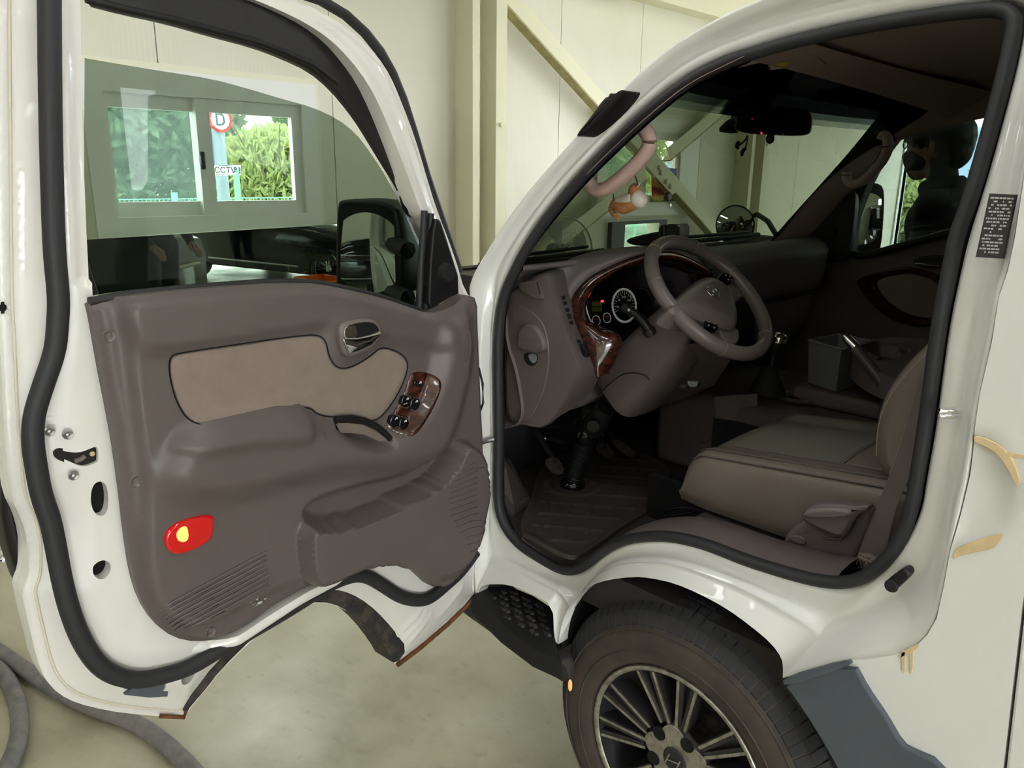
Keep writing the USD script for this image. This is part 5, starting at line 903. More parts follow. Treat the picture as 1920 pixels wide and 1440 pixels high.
# wipers, cowl, pillar end piece, round under-view mirror
obj('wiper', cat([tube([(-.70, y, 1.365 + .02 * (y - .2)) for y in np.linspace(.06, .55, 10)], .007, 8), tube([(-.72, y, 1.375 + .03 * (y - .2)) for y in np.linspace(.10, .5, 10)], .005, 8)]), 'black', T, label='wiper low on the driver side of the windscreen')
obj('wiper', cat([tube([(-.72, y, 1.37 + .01 * (y - .9)) for y in np.linspace(.85, 1.5, 10)], .008, 8), tube([(-.74, y, 1.385) for y in np.linspace(.95, 1.45, 10)], .006, 8)]), 'black', T, label='wiper low on the passenger side of the windscreen')
obj('cowl', box(-.86, -.66, .05, 1.62, 1.28, 1.335), 'black', T)
obj('pillar_end_piece', plate([(1080,258),(1081,249),(1103,222),(1132,182),(1139,181),(1142,173),(1148,178),(1160,168),(1168,169),(1162,182),(1138,210),(1108,238)], Frame((0, -.01, 0), (1, 0, 0)), -.05, .006, .005, 1), 'black', T, label='black plastic end piece on the driver pillar', sm=50)
um = at(1378, 422, 0, -1.02); un = unit(CAM - um) * .5 + np.array([.3, -.1, .1]); un = unit(un)
rm = obj('round_mirror', lathe([(.0002, -.03), (.06, -.025), (.083, -.004), (.086, .004), (.081, .006)], um, un, 36), 'black', T, label='round under-view mirror at the front corner', sm=50)
obj('round_glass', lathe([(.081, .004), (.06, .012), (.03, .017), (.0002, .019)], um, un, 36), 'mirror', rm, sm=80)
obj('mirror_arm', tube([um, at(1405, 408, 0, -1.0), at(1420, 402, 0, -.96), at(1440, 415, 0, -.88), at(1455, 440, 0, -.80)], .011, 10), 'black', rm, sm=80)
# ================================================ things in the room
def bones(bs, edge=.02, it=12):
    parts = []
    for p, r, q, r2 in bs:
        parts.append(m3.Manifold.batch_hull([m3.Manifold.sphere(r, 20).translate(tuple(map(float, p))), m3.Manifold.sphere(r2, 20).translate(tuple(map(float, q)))]))
    m = m3.Manifold.batch_boolean(parts, m3.OpType.Add).refine_to_length(edge).to_mesh()
    t = trimesh.Trimesh(m.vert_properties[:, :3], m.tri_verts); trimesh.smoothing.filter_taubin(t, iterations=it); return t
def person(label, o, rz, h=1.0, lean=.06):
    "standing, facing -x in its own frame; left side is +y"
    c, s_ = math.cos(rz), math.sin(rz); Rz = np.array([[c, -s_, 0], [s_, c, 0], [0, 0, 1]])
    t = thing('person', label, 'person')
    def pl(m):
        m = m.copy(); m.vertices = (np.asarray(m.vertices) * h) @ Rz.T + np.array(o); return m
    V = lambda *a: np.array(a, float)
    nk, hd_ = V(-lean - .03, 0, 1.50), V(-lean - .075, 0, 1.635)
    body = bones([(V(0, .09, .93), .105, V(.01, .10, .52), .075), (V(.01, .10, .52), .07, V(.05, .105, .10), .05), (V(0, -.09, .93), .105, V(.0, -.10, .52), .075), (V(0, -.10, .52), .07, V(.04, -.105, .10), .05),
        (V(.02, 0, .95), .15, V(.01, 0, 1.2), .155), (V(.01, .05, 1.2), .145, V(-lean + .02, .075, 1.345), .14), (V(.01, -.05, 1.2), .145, V(-lean + .02, -.075, 1.345), .14), (V(.05, 0, 1.38), .09, V(.02, 0, 1.2), .12), (V(-lean, .17, 1.41), .07, V(-lean, -.17, 1.41), .07), (V(-lean, 0, 1.42), .075, nk, .056), (nk, .055, hd_ + [.02, 0, -.03], .06),
        (V(-lean + .02, .20, 1.39), .08, V(-.02, .25, 1.13), .062), (V(-.02, .235, 1.13), .048, V(-.16, .20, .96), .036), (V(-lean + .02, -.20, 1.39), .08, V(-.02, -.25, 1.13), .062), (V(-.02, -.235, 1.13), .048, V(-.16, -.20, .96), .036)], .03)
    obj('clothed_body', pl(body), 'navy', t, label='dark jacket and trousers', sm=80)
    head = bones([(hd_ + [.03, 0, .03], .092, hd_ + [-.02, 0, .02], .082), (hd_ + [-.03, 0, -.03], .062, hd_ + [-.05, 0, -.085], .042), (hd_ + [-.095, 0, -.015], .012, hd_ + [-.108, 0, -.035], .014), (nk, .05, hd_ + [0, 0, -.04], .055)], .012, 6)
    hp = obj('head', pl(head), 'skin', t, sm=80)
    hair = bones([(hd_ + [.035, 0, .045], .103, hd_ + [-.03, 0, .055], .088), (hd_ + [.06, 0, -.02], .072, hd_ + [.05, 0, .03], .09), (hd_ + [-.078, .035, .05], .04, hd_ + [-.078, -.035, .05], .04), (hd_ + [-.04, .07, .03], .04, hd_ + [-.04, -.07, .03], .04)], .014, 6); v = np.asarray(hair.vertices); v += .008 * (meshkit.fbm(v * 38, 3, 5)[:, None] - .5) * np.sign(v - hd_)
    obj('hair', pl(hair), 'hair', hp, label='short dark hair', sm=80)
    mask = bones([(hd_ + [-.062, .03, -.05], .042, hd_ + [-.062, -.03, -.05], .042), (hd_ + [-.055, 0, -.09], .038, hd_ + [-.09, 0, -.04], .028), (hd_ + [-.04, .05, -.06], .03, hd_ + [-.04, -.05, -.06], .03)], .012, 5); obj('face_mask', pl(mask), 'matte_black', hp, sm=80)
    for s in (-1, 1):
        obj('ear', pl(bones([(hd_ + [.015, s * .088, .012], .012, hd_ + [.012, s * .086, -.022], .009)], .006, 3)), 'skin', hp, sm=80)
        e = hd_ + [-.088, s * .033, .012]
        obj('eye', pl(blob(e, (.008, .012, .008))), 'print_white', hp)
        ring_ = [e + V(-.016, .022 * math.cos(a), .017 * math.sin(a)) for a in np.linspace(0, 2 * np.pi, 18, endpoint=False)]
        obj('glasses_rim', pl(tube(ring_, .0028, 6, True)), 'black', hp, sm=60); obj('glasses_arm', pl(tube([e + [-.014, s * .024, .006], e + [.04, s * .052, .006], hd_ + [.01, s * .092, .015]], .0024, 6)), 'black', hp)
        w_ = V(-.16, s * .20, .96); d = unit([-.75, -.1 * s, -.65]); pm_ = [(w_, .034, w_ + d * .08, .03)]
        hb_ = [(w_, .03, w_ + d * .085 + [0, -.028, 0], .012), (w_, .03, w_ + d * .09 + [0, .028, 0], .012)]
        for k, (off, ln) in enumerate(((-.028, .06), (-.009, .072), (.010, .068), (.028, .052))):
            a = w_ + d * .085 + [0, off, 0]; b = a + d * ln * .55; e2 = b + unit(d + [.3, 0, -.5]) * ln * .45; hb_ += [(a, .0095, b, .009), (b, .009, e2, .0078)]
        th_ = w_ + d * .03 + [0, -s * .03, 0]; hb_ += [(th_, .012, th_ + unit(d + [0, -s * .6, .1]) * .04, .010), (th_ + unit(d + [0, -s * .6, .1]) * .04, .0095, th_ + unit(d + [0, -s * .35, 0]) * .066, .008)]
        obj('hand', pl(bones(hb_, .004, 5)), 'skin', t, sm=80)
        f0 = V(.045, s * .105, .055); obj('shoe', pl(bones([(f0, .05, f0 + [-.03, 0, -.015], .042), (f0 + [-.03, 0, -.015], .04, f0 + [-.15, s * .012, -.022], .033), (f0 + [.02, 0, -.02], .035, f0 + [-.14, s * .01, -.024], .031)], .02, 4)), 'matte_black', t, sm=80)
    obj('collar', pl(tube([nk + V(.068 * math.cos(a), .066 * math.sin(a), -.012 + .012 * math.cos(a)) for a in np.linspace(0, 2 * np.pi, 24, endpoint=False)], .018, 8, True, flat=1.6)), 'navy', t, sm=80)
    b0 = [V(-lean + .0 - .03, -.255, 1.30), V(-lean + .06, -.262, 1.32)]
    for dz, hh, m_ in ((0, .016, 'grey_stripe'), (.034, .004, 'grey_stripe')):
        an = np.linspace(-2.0, 1.2, 16) if hh > .01 else np.linspace(-.9, .3, 8); c0 = V(-lean + .03, -.213, 1.315 + dz)
        obj('sleeve_stripe', pl(loft([np.array([c0 + V(.0795 * math.sin(a), -.0795 * math.cos(a), zz + .03 * math.sin(a) * .4) for a in an]) for zz in (-hh, hh)])), m_, t, sm=60)
    return t
hp_ = at(1756, 268, 1, 2.32); hk = (hp_[2] + .01) / 1.66
person('person in a dark jacket, glasses and black mask standing at the passenger window, looking down', (hp_[0] + .135 * hk, 2.32, 0), 0.0, hk)
# ---- cars
def car(label, o, rz, paint, prof, wid, wheels, plate_txt=None, suv=False, L=4.8, cat_='car'):
    c, s_ = math.cos(rz), math.sin(rz); Rz = np.array([[c, -s_, 0], [s_, c, 0], [0, 0, 1]])
    t = thing('car', label, cat_)
    def pl(m): m = m.copy(); m.vertices = np.asarray(m.vertices) @ Rz.T + np.array(o); return m
    # prof: stations (x, belt z, roof z or None, half width, nose z)
    xs_ = np.linspace(0, L, 70); g = lambda k: np.interp(xs_, [p[0] for p in prof], [p[k] for p in prof])
    bz_, rz_, hw_ = gaussian_filter1d(g(1), 1.5), g(2), gaussian_filter1d(g(3), 1.5)
    def sec(x, zb, hw, z0=.22):
        w = wheels; arch = max([math.sqrt(max(.40 ** 2 - (x - q) ** 2, 0)) for q in w]); zl = max(z0, arch + .02 if arch else 0)
        P = [(0, z0), (.8 * hw, z0), (.97 * hw, zl), (hw, max(zl + .08, .5)), (1.0 * hw, .62 + .3 * (zb - .62)), (.97 * hw, zb - .06), (.90 * hw, zb), (0, zb + .03)]
        H = [(x, y, z) for y, z in P]; return smooth(np.array(H + [(x, -y, z) for y, z in P[::-1]][1:-1]), 1, True)
    bd = obj('body', pl(loft([sec(x, b, h) for x, b, h in zip(xs_, bz_, hw_)], True, True)), paint, t, sm=50)
    m_ = rz_ > bz_ + .02; xi = xs_[m_]
    def gs(x, zb, zr, hw): P = [(.88 * hw, zb - .03), (.80 * hw, zb + .55 * (zr - zb)), (.70 * hw, zr - .05 * min(1, (zr - zb) / .3)), (.5 * hw, zr), (0, zr + .015)]; return smooth(np.array([(x, y, z) for y, z in P] + [(x, -y, z) for y, z in P[::-1]][1:]), 1)
    G = [gs(x, b, r, h) for x, b, r, h in zip(xi, bz_[m_], rz_[m_], hw_[m_])]
    obj('glasshouse', pl(loft(G)), 'car_glass', t, sm=50); n = len(G[0]); k0 = int(n * .30)
    top = [r[k0:n - k0] + [0, 0, .012] for r, x, b, zz in zip(G, xi, bz_[m_], rz_[m_]) if zz > b + .38]
    if len(top) > 2: obj('roof', pl(loft(top)), paint, t, sm=60)
    for f in (.5,): obj('pillar', pl(cat([loft([G[int(len(G) * f) + d][:k0 + 1] + [0, .006, .004] for d in (0, 2)]), loft([G[int(len(G) * f) + d][n - k0 - 1:] + [0, -.006, .004] for d in (0, 2)])])), paint, t)
    for s in (-1, 1):
        obj('belt_strip', pl(tube([(x, s * (h * .895 + .004), b + .002) for x, b, h in zip(xi, bz_[m_], hw_[m_])], .010, 6)), 'chrome', t, sm=60)
        obj('sill_strip', pl(tube([(x, s * (h + .003), .33) for x, h in zip(xs_, hw_) if wheels[0] + .45 < x < wheels[1] - .45], .014, 6)), 'steel', t, sm=60)
        hd_ = obj('headlamp', pl(blob((.16, s * hw_[6] * .74, bz_[4] - .17), (.13, .20, .085), 3)), 'lamp_glass', t, sm=80); obj('reflector', pl(blob((.065, s * hw_[6] * .74, bz_[4] - .17), (.04, .07, .06), 2)), 'chrome', hd_)
        obj('fog_lamp_trim', pl(tube([(.03, s * hw_[3] * .80 + a, .36 + b) for a, b in ((-.10, -.03), (-.06, .03), (.08, .04), (.10, -.03))], .009, 6)), 'chrome', t); obj('fog_lamp', pl(blob((.05, s * hw_[3] * .8, .36), (.03, .06, .035))), 'lamp_glass', t)
        obj('tail_lamp', pl(blob((L - .06, s * hw_[-4] * .78, bz_[-5] - .12), (.07, .17, .07), 2)), 'dial_red', t, sm=80)
        for q in wheels:
            C = np.array([q, s * (wid - .12), .33])
            w_ = obj('wheel', pl(lathe([(.22, -.1), (.30, -.1), (.33, -.085), (.33, .085), (.30, .11), (.25, .115), (.22, .1)], C, (0, s, 0), 40)), 'tread', t, sm=40)
            obj('rim_well', pl(lathe([(.0002, .02), (.21, .03), (.225, .1)], C, (0, s, 0), 30)), 'void', w_)
            sp_ = [lathe([(.228, .1), (.222, .112), (.212, .108)], C, (0, s, 0), 40), lathe([(.0002, .098), (.04, .095), (.05, .08)], C, (0, s, 0), 20)]
            for k in range(10):
                a = 2 * np.pi * k / 10
                for e in (-.11, .11): sp_.append(trimesh.convex.convex_hull(np.array([C + [r * math.cos(a + e * f + dd), s * yy2, r * math.sin(a + e * f + dd)] for r, f, yy2, d3 in ((.045, .3, .09, .1), (.215, 1, .108, .03)) for dd in (-d3, d3) for yy2 in (yy2, yy2 - .02)])))
            obj('spokes', pl(cat(sp_)), 'rim_silver', w_, sm=30)
    gr = obj('grille', pl(cat([rb(.005, .05, -.42, .42, bz_[3] - .26, bz_[3] - .10, .02)] if not suv else [rb(-.005, .05, -.50, .50, bz_[3] - .30, bz_[3] - .06, .02)])), 'matte_black', t)
    for k in range(4): obj('grille_bar', pl(rb(-.012, .02, -.46, .46, bz_[3] - .27 + .055 * k, bz_[3] - .255 + .055 * k, .005)), 'steel' if not suv else 'dirty_silver', gr)
    if suv: obj('bumper', pl(loft([np.array([(-.04 + .10 * (abs(y) / wid) ** 3, y, z) for y in np.linspace(-wid * .96, wid * .96, 20)]) for z in (.64, .60, .36, .28)])), paint, t, sm=50); obj('bumper_ledge', pl(tube([(-.04 + .10 * (abs(y) / wid) ** 3, y, .645 - .03 * (1 - (y / wid) ** 2)) for y in np.linspace(-wid * .94, wid * .94, 20)], .022, 8)), 'dirty_silver', t, sm=60)
    pf = Frame((-.055 if suv else -.02, 0, .46), (0, -1, 0)); pf.w = np.array([-1., 0, 0])
    pb_ = obj('number_plate', pl(slab(np.array([(-.1675, -.0775), (.1675, -.0775), (.1675, .0775), (-.1675, .0775)]) if plate_txt else np.array([(-.26, -.055), (.26, -.055), (.26, .055), (-.26, .055)]), pf, -.01, .004, .002)), 'plate_white', t)
    if plate_txt:
        gl_ = [text(plate_txt, .085, pf, (-.06, 0), .0045, .001, True)]
        gl_ += [tube(pf.to(circle((.075, .014), .020, 20), .005), .0045, 6, True, up=pf.w), tube(pf.to([(.075, -.008), (.075, -.026)], .005), .0045, 6), tube(pf.to([(.042, -.030), (.108, -.030)], .005), .0045, 6)]
        obj('plate_number', pl(cat(gl_)), 'black', pb_, sm=False); obj('plate_bolt', pl(cat([cyl(pf.to([(x, .0)], .004)[0], pf.to([(x, 0)], .009)[0], .008) for x in (-.15, .15)])), 'steel', pb_)
    return t
sed_prof = [(0, .66, 0, .74), (.15, .72, 0, .84), (.6, .80, 0, .90), (1.25, .92, .92, .93), (1.95, .95, 1.32, .93), (2.7, .96, 1.44, .93), (3.4, .97, 1.40, .93), (4.2, .99, 1.06, .91), (4.55, .97, .98, .88), (4.8, .84, 0, .78)]
suv_prof = [(0, .88, 0, .84), (.12, .95, 0, .90), (.5, 1.02, 0, .94), (1.15, 1.08, 1.08, .95), (1.75, 1.10, 1.62, .95), (2.6, 1.10, 1.74, .95), (4.2, 1.12, 1.70, .94), (4.6, 1.12, 1.40, .92), (4.75, .8, 0, .85)]
car('black off-road car with a white number plate, seen in the wall mirror', (.75, 3.08, 0), 0, 'car_black', suv_prof, .93, (.92, 3.7), '83', True, 4.75)
car('black sedan with bright spoked wheels seen in the wall mirror beside the orange crate', (-.35, 6.85, 0), math.radians(10), 'car_black', sed_prof, .92, (.95, 3.85))
car('black sedan left of the truck, reflected in the driver door mirror', (-2.8, -5.2, 0), math.radians(3), 'car_black', sed_prof, .92, (.95, 3.85))
car('white car parked outside the low pane', (-4.5, 5.7, -.03), math.radians(195), 'white_paint', sed_prof, .92, (.95, 3.85))
person('person in dark trousers seen from the legs down in the wall mirror', (3.15, 5.95, 0), 2.2)
# ---- wall mirror under the window
mphi = math.radians(12); mn = np.array([math.cos(mphi), math.sin(mphi), 0]); mo_ = np.array([-2.78, .4, .93])
mfz = Frame(mo_, np.array([-math.sin(mphi), math.cos(mphi), 0]))
wm = thing('wall_mirror', 'wide frameless mirror standing against the wall under the left window', 'mirror')
mh = .383; obj('glass', slab(np.array([(-.80, -mh), (.84, -mh), (.84, mh), (-.80, mh)]), mfz, -.004, 0, 0), 'mirror_dull', wm, sm=False)
obj('backing', slab(np.array([(-.80, -mh), (.84, -mh), (.84, mh), (-.80, mh)]), mfz, -.025, -.004, 0), 'steel_cream', wm)
for u in (-.7, .7): obj('stand_leg', cat([cyl(mfz.to([(u, -mh)], -.015)[0], [*mfz.to([(u, 0)], -.015)[0][:2], 0.0], .014), cyl(mfz.to([(u, .2)], -.02)[0], [mfz.to([(u, .2)], -.02)[0][0] - .0, mfz.to([(u, .2)], -.02)[0][1], .0], .012)]), 'steel', wm)
# ---- orange crate and blue cloth by the sedan, small orange crate at the left edge
def crate(o, rz, sx, sy, sz, label):
    c, s_ = math.cos(rz), math.sin(rz); Rz = np.array([[c, -s_, 0], [s_, c, 0], [0, 0, 1]]); t = thing('plastic_crate', label, 'crate')
    pl = lambda m: TM(np.asarray(m.vertices) @ Rz.T + o, m.faces); tk = .012
    obj('base', pl(box(-sx, sx, -sy, sy, 0, tk)), 'crate_orange', t)
    for a in (box(-sx, sx, -sy, -sy + tk, 0, sz), box(-sx, sx, sy - tk, sy, 0, sz), box(-sx, -sx + tk, -sy, sy, 0, sz), box(sx - tk, sx, -sy, sy, 0, sz)): obj('side_wall', pl(a), 'crate_orange', t)
    obj('rim', pl(tube([(-sx, -sy, sz), (sx, -sy, sz), (sx, sy, sz), (-sx, sy, sz)], .014, 6, True)), 'crate_orange', t); return t
crate(np.array([.55, 5.75, 0.]), .4, .33, .22, .26, 'orange plastic crate on the floor near the sedan, seen in the wall mirror')
crate(at(-40, 925, 2, 0) * [1, 1, 0], .2, .2, .28, .38, 'orange plastic crate at the left edge behind the open door')
tr_ = at(-10, 1050, 2, 0); cs = thing('trolley_castor', 'chrome round trolley foot on the floor at the left edge', 'castor')
obj('dome', lathe([(.05, 0), (.05, .01), (.04, .025), (.015, .035), (.012, .06), (.0002, .062)], tr_ * [1, 1, 0], (0, 0, 1), 24), 'chrome', cs, sm=60)
# ---- hose on the floor
zh = .026
ha = [(420,1520),(370,1455),(335,1418),(290,1378),(240,1348),(185,1332),(115,1300),(50,1258),(-15,1213)]
hb = [(-60,1210),(-20,1240),(12,1268),(36,1320),(38,1380),(20,1432),(-20,1490),(-80,1540)]
PA, PB = [at(a, b, 2, zh) for a, b in ha], [at(a, b, 2, zh) for a, b in hb]
ex = [PA[-1] + unit(PA[-1] - PA[-2]) * .35, PA[-1] + unit(PA[-1] - PA[-2]) * .5 + np.array([-.25, -.2, 0]), PB[0] + np.array([-.3, -.3, 0])]
hs_ = obj('hose', tube(resamp(smooth(np.vstack([PA, ex, PB]), 3), 160), .0245, 14), 'hose_grey', label='thick grey rubber hose lying in a loop on the floor', category='hose', sm=80)
# ---- fan in front of the wall
FC = at(1058, 473, 0, -2.62); fan = thing('standing_fan', 'grey standing fan with a round wire cage seen low through the windscreen', 'fan')
fn = unit([1, -.25, .05]); FF = Frame(FC, np.cross([0, 0, 1], fn), np.cross(fn, np.cross([0, 0, 1], fn))); FF.w = fn
def cz(r): return .075 * math.sqrt(max(1 - (r / .225) ** 2, 0))
wires = []
for k in range(90):
    a = 2 * np.pi * k / 90; wires.append(tube(FF.to([(r * math.cos(a + .3 * (r - .05)), r * math.sin(a + .3 * (r - .05))) for r in (.05, .12, .18, .212, .225)], np.array([cz(r) for r in (.05, .12, .18, .212, .225)])), .0011, 4))
obj('wire_cage', wires, 'fan_wire', fan, sm=60)
for r, rr2 in ((.225, .005), (.225, .003), (.13, .0022), (.06, .003)): obj('cage_ring', tube(FF.to(circle((0, 0), r, 48), cz(r) + (.0 if rr2 != .003 else -.012)), rr2, 6, True, up=FF.w), 'fan_wire', fan, sm=60)
hb2 = obj('badge', lathe([(.0002, .012), (.04, .01), (.048, .004), (.05, -.004)], FF.to([(0, 0)], .074)[0], fn, 30), 'fan_grey', fan, sm=50)
obj('badge_ring', tube(FF.to(circle((0, 0), .043, 40), .084), .004, 6, True, up=fn), 'plate_white', hb2, sm=60); obj('badge_centre', lathe([(.0002, .003), (.016, .002), (.02, 0)], FF.to([(0, 0)], .086)[0], fn, 20), 'fan_tan', hb2)
obj('badge_ray', [tube(FF.to([(.024 * math.cos(a), .024 * math.sin(a)), (.039 * math.cos(a), .039 * math.sin(a))], .086), .002, 5) for a in np.linspace(0, 6.28, 25)[:-1]], 'plate_white', hb2)
for k in range(4):
    a = k * np.pi / 2 + .4; bl_ = loft([FF.to([(r * math.cos(a + da), r * math.sin(a + da)) for r in np.linspace(.03, .20, 8)], (-.02 + .03 * da)) for da in np.linspace(-.45, .35, 6)]); obj('fan_blade', thick(bl_, -fn * .003), 'fan_blue', fan, sm=60)
obj('motor', lathe([(.0002, -.02), (.05, -.03), (.06, -.06), (.055, -.14), (.03, -.16), (.0002, -.16)], FC, fn, 28), 'fan_grey', fan, sm=40)
obj('pole', cyl(FC - fn * .1, [FC[0] - .1, FC[1] + .02, .03], .018), 'fan_grey', fan); obj('base', lathe([(.0002, .05), (.05, .05), (.18, .02), (.2, 0), (.0002, 0)], [FC[0] - .1, FC[1] + .02, 0], (0, 0, 1), 36), 'fan_grey', fan, sm=40)
# ---- poster in the window
pf_ = Frame((-2.955, 0, 0), (0, 1, 0)); pq = pf_.px([(1221,312),(1269,316),(1267,377),(1222,379)], 0)
po = thing('poster', 'blue and yellow poster in the lower right of the braced window', 'poster')
obj('sheet', slab(pq, pf_, -.002, 0, 0), 'poster_yellow', po)
obj('blue_field', slab(pf_.px([(1221.5,312.5),(1268.5,316.5),(1268,334),(1254,344),(1240,336),(1222,324)], 0), pf_, 0, .0008, 0), 'poster_blue', po); obj('red_field', slab(pf_.px([(1222,350),(1238,352),(1246,362),(1240,368),(1222,366)], 0), pf_, 0, .0007, 0), 'dial_red', po); obj('green_edge', slab(pf_.px([(1222,374),(1267,373),(1267,377),(1222,379)], 0), pf_, 0, .0008, 0), 'leaf_plain', po)
obj('lettering', text('hub o', .05, pf_, pf_.px([(1240, 370)], 0)[0], .0005, bold=True, ew=-1.0 if pf_.u[1] < 0 else 1.0), 'poster_lemon', po, sm=False)
kn = thing('brace_clamp', 'black clamp with a number on the lower brace', 'clamp'); bcl = at(1254, 369, 0, -2.84)
obj('body', lathe([(.0002, .01), (.03, .01), (.035, 0), (.035, -.02)], bcl, (1, 0, 0), 16), 'black', kn); obj('number', text('3', .03, Frame(bcl + [.011, 0, 0], (0, 1, 0)), (0, 0), 0), 'print_white', kn, sm=False); obj('tag', rb(bcl[0] - .01, bcl[0], bcl[1] + .02, bcl[1] + .05, bcl[2] - .08, bcl[2] - .05, .004), 'steel', kn)
# ---- hanging cat toy and phone holder in the cab
yc = .20; P_ = lambda *px: Y(list(px), yc)
ct = thing('cat_toy', 'small orange and white plush cat hanging below the pink grab handle', 'toy')
b0, b1 = P_((1160, 382), (1186, 384))
obj('body', cat([bones([(P_((1156, 383))[0], .014, P_((1170, 388))[0], .017), (P_((1170, 388))[0], .017, P_((1186, 382))[0], .016)], .005, 6)]), 'cat_orange', ct, sm=80)
obj('belly', bones([(P_((1162, 376))[0] + [0, -.004, 0], .010, P_((1184, 373))[0] + [0, -.004, 0], .014)], .005, 6), 'cat_white', ct, sm=80)
hd3 = P_((1196, 373))[0]; hdm = obj('head', bones([(hd3, .019, hd3 + [.006, 0, -.004], .017)], .005, 5), 'cat_white', ct, sm=80); obj('cap', blob(P_((1190, 359))[0], (.015, .014, .018), 3), 'cat_orange', hdm, sm=80); obj('ear', [blob(P_(q)[0], (.004, .004, .007)) for q in ((1202, 383), (1190, 383))], 'cat_orange', hdm, sm=80)
tl_ = smooth(P_((1152, 380), (1145, 388), (1147, 397), (1153, 404), (1160, 409)), 3); obj('tail', tube(tl_, np.linspace(.0065, .005, len(tl_)), 10), 'cat_orange', ct, sm=80)
obj('tail_band', [tube(tl_[k:k + 2], .0072, 10) for k in (6, 12, 18, 24)], 'cat_dark', ct)
obj('string', cat([tube(Y([(1149, 358), (1150, 366), (1151, 380)], [.14, .17, .2]), .0012, 5), tube(Y([(1189, 318), (1190, 328), (1194, 338), (1197, 352)], [.14, .16, .18, .2]), .0012, 5)]), 'black', ct)
obj('hook', cat([tube(Y(smooth([(1192, 340), (1199, 337), (1200, 344), (1194, 352)], 2), .19), .0018, 6), tube(Y(smooth([(1137, 362), (1143, 366), (1150, 360)], 2), .15), .002, 6)]), 'print_white', ct)
ph_ = thing('phone_holder', 'black phone holder on the dashboard behind the steering wheel', 'holder'); fp2 = YF(.50)
obj('arm', plate([(1174,456),(1173,450),(1180,446),(1200,441),(1230,434),(1240,436),(1240,452),(1215,462),(1190,461)], fp2, -.03, .0, .006), 'black', ph_, sm=60)
obj('cradle', plate([(1233,430),(1238,422),(1246,421),(1246,450),(1236,450)], fp2, -.02, .012, .004, 1), 'black', ph_, sm=60); obj('screen', plate([(1246,420),(1274,420),(1275,448),(1246,448)], fp2, -.012, .008, .002, 1), 'gloss_black', ph_); obj('clamp', plate([(1273,420),(1278,419),(1283,428),(1281,448),(1274,448)], fp2, -.012, .014, .003, 1), 'grey_box', ph_, sm=60)
obj('stem', tube(Y([(1205, 448), (1215, 462), (1225, 475)], .51), .009, 8), 'black', ph_)
# ================================================ outside
struct('ground', cat([box(-120, -3.35, -80, 120, -.2, -.04), box(-3.35, 60, YR + .35, 120, -.2, -.04), box(XB + .35, 90, -80, YR + .35, -.2, -.04), box(-3.35, XB + .35, -80, YL - .35, -.2, -.04)]), 'asphalt', label='grey asphalt and verge outside the garage')
hx = np.linspace(-70, 40, 80); obj('hill', thick(loft([np.stack([hx, np.full(80, 95.), np.full(80, -.2)], 1), np.stack([hx, np.full(80, 104.), 5.8 + 2.4 * meshkit.fbm(np.stack([hx * .08, hx * 0, hx * 0], 1), 3, 2)], 1), np.stack([hx, np.full(80, 130.), np.full(80, 9.0)], 1)]), (0, 6, 0)), 'far_hill', label='blue distant hill beyond the open doorway', category='hill', sm=80)
def tree(o, rx, ry, rz, z0, n, size, seed, m, label, cat_='tree', stems=9, wisp=0.0, grp=None):
    rng = np.random.default_rng(seed); t = thing('bush' if cat_ == 'bush' else 'tree', label, cat_, group=grp)
    u = rng.normal(size=(n, 3)); u /= np.linalg.norm(u, axis=1, keepdims=True); r = rng.random(n) ** .45
    P = u * r[:, None] * [rx, ry, rz]; cl = meshkit.noise(P * (2.2 / max(rx, .8)) + seed, seed); keep = cl > .25; P = P[keep] + [0, 0, z0 + rz]; P = P[P[:, 2] > .02]; n = len(P)
    a = rng.normal(size=(n, 3)); a[:, 2] += wisp; a /= np.linalg.norm(a, axis=1, keepdims=True); b = np.cross(a, rng.normal(size=(n, 3))); b /= np.linalg.norm(b, axis=1, keepdims=True); L = size * rng.uniform(.6, 1.3, n)[:, None]
    v = np.stack([P - a * L, P + b * L * (.5 - .25 * (wisp > 0)), P + a * L, P - b * L * (.5 - .25 * (wisp > 0))], 1).reshape(-1, 3) + o; k = np.arange(n)[:, None] * 4
    obj('foliage', TM(v, np.vstack([k + [0, 1, 2], k + [0, 2, 3]])), m, t, sm=False)
    br = []
    for _ in range(stems):
        e = rng.normal(size=3) * [.45 * rx, .45 * ry, 0] + [0, 0, z0 + rz * rng.uniform(1.2, 2.0)]; p0 = rng.normal(size=3) * [.06 * rx, .06 * ry, 0]; mid = (p0 + e) * .5 + rng.normal(size=3) * .1 * rx
        br.append(tube(smooth(np.array([p0, mid * [.6, .6, 1], e]), 2) + o, np.linspace(.035, .008, 12), 5))
    obj('branches', br, 'bark', t); return t
tree(np.array([-19.6, 4.8, 0]), 3.2, 3.6, 3.4, -.2, 26000, .15, 1, 'leaf_dark', 'dark tree seen in the left pane of the sliding window')
tree(np.array([-14.2, 2.5, 0]), 1.2, 1.0, 1.25, -.1, 3000, .13, 2, 'leaf_yellow', 'small yellow-green bush low in the left pane of the sliding window', 'bush')
tree(np.array([-14.8, 7.1, 0]), 1.7, 1.7, 1.36, -.2, 22000, .13, 3, 'leaf_yellow', 'tall pale willow bush in the right pane of the sliding window', 'bush', 40, 1.2)
tree(np.array([-18.5, 10.6, 0]), 1.6, 1.6, 2.2, .0, 9000, .15, 4, 'leaf_mid', 'green tree at the right edge of the sliding window')
tree(np.array([-14.2, 15.6, 0]), 2.4, 3.4, 2.2, -.2, 12000, .22, 5, 'leaf_yellow', 'yellow-green bush seen through the braced window', 'bush', 12, .6)
tree(np.array([-20.5, 21.5, 0]), 2.4, 2.0, 2.6, -.2, 6000, .15, 6, 'leaf_mid', 'green tree behind the bush in the braced window')
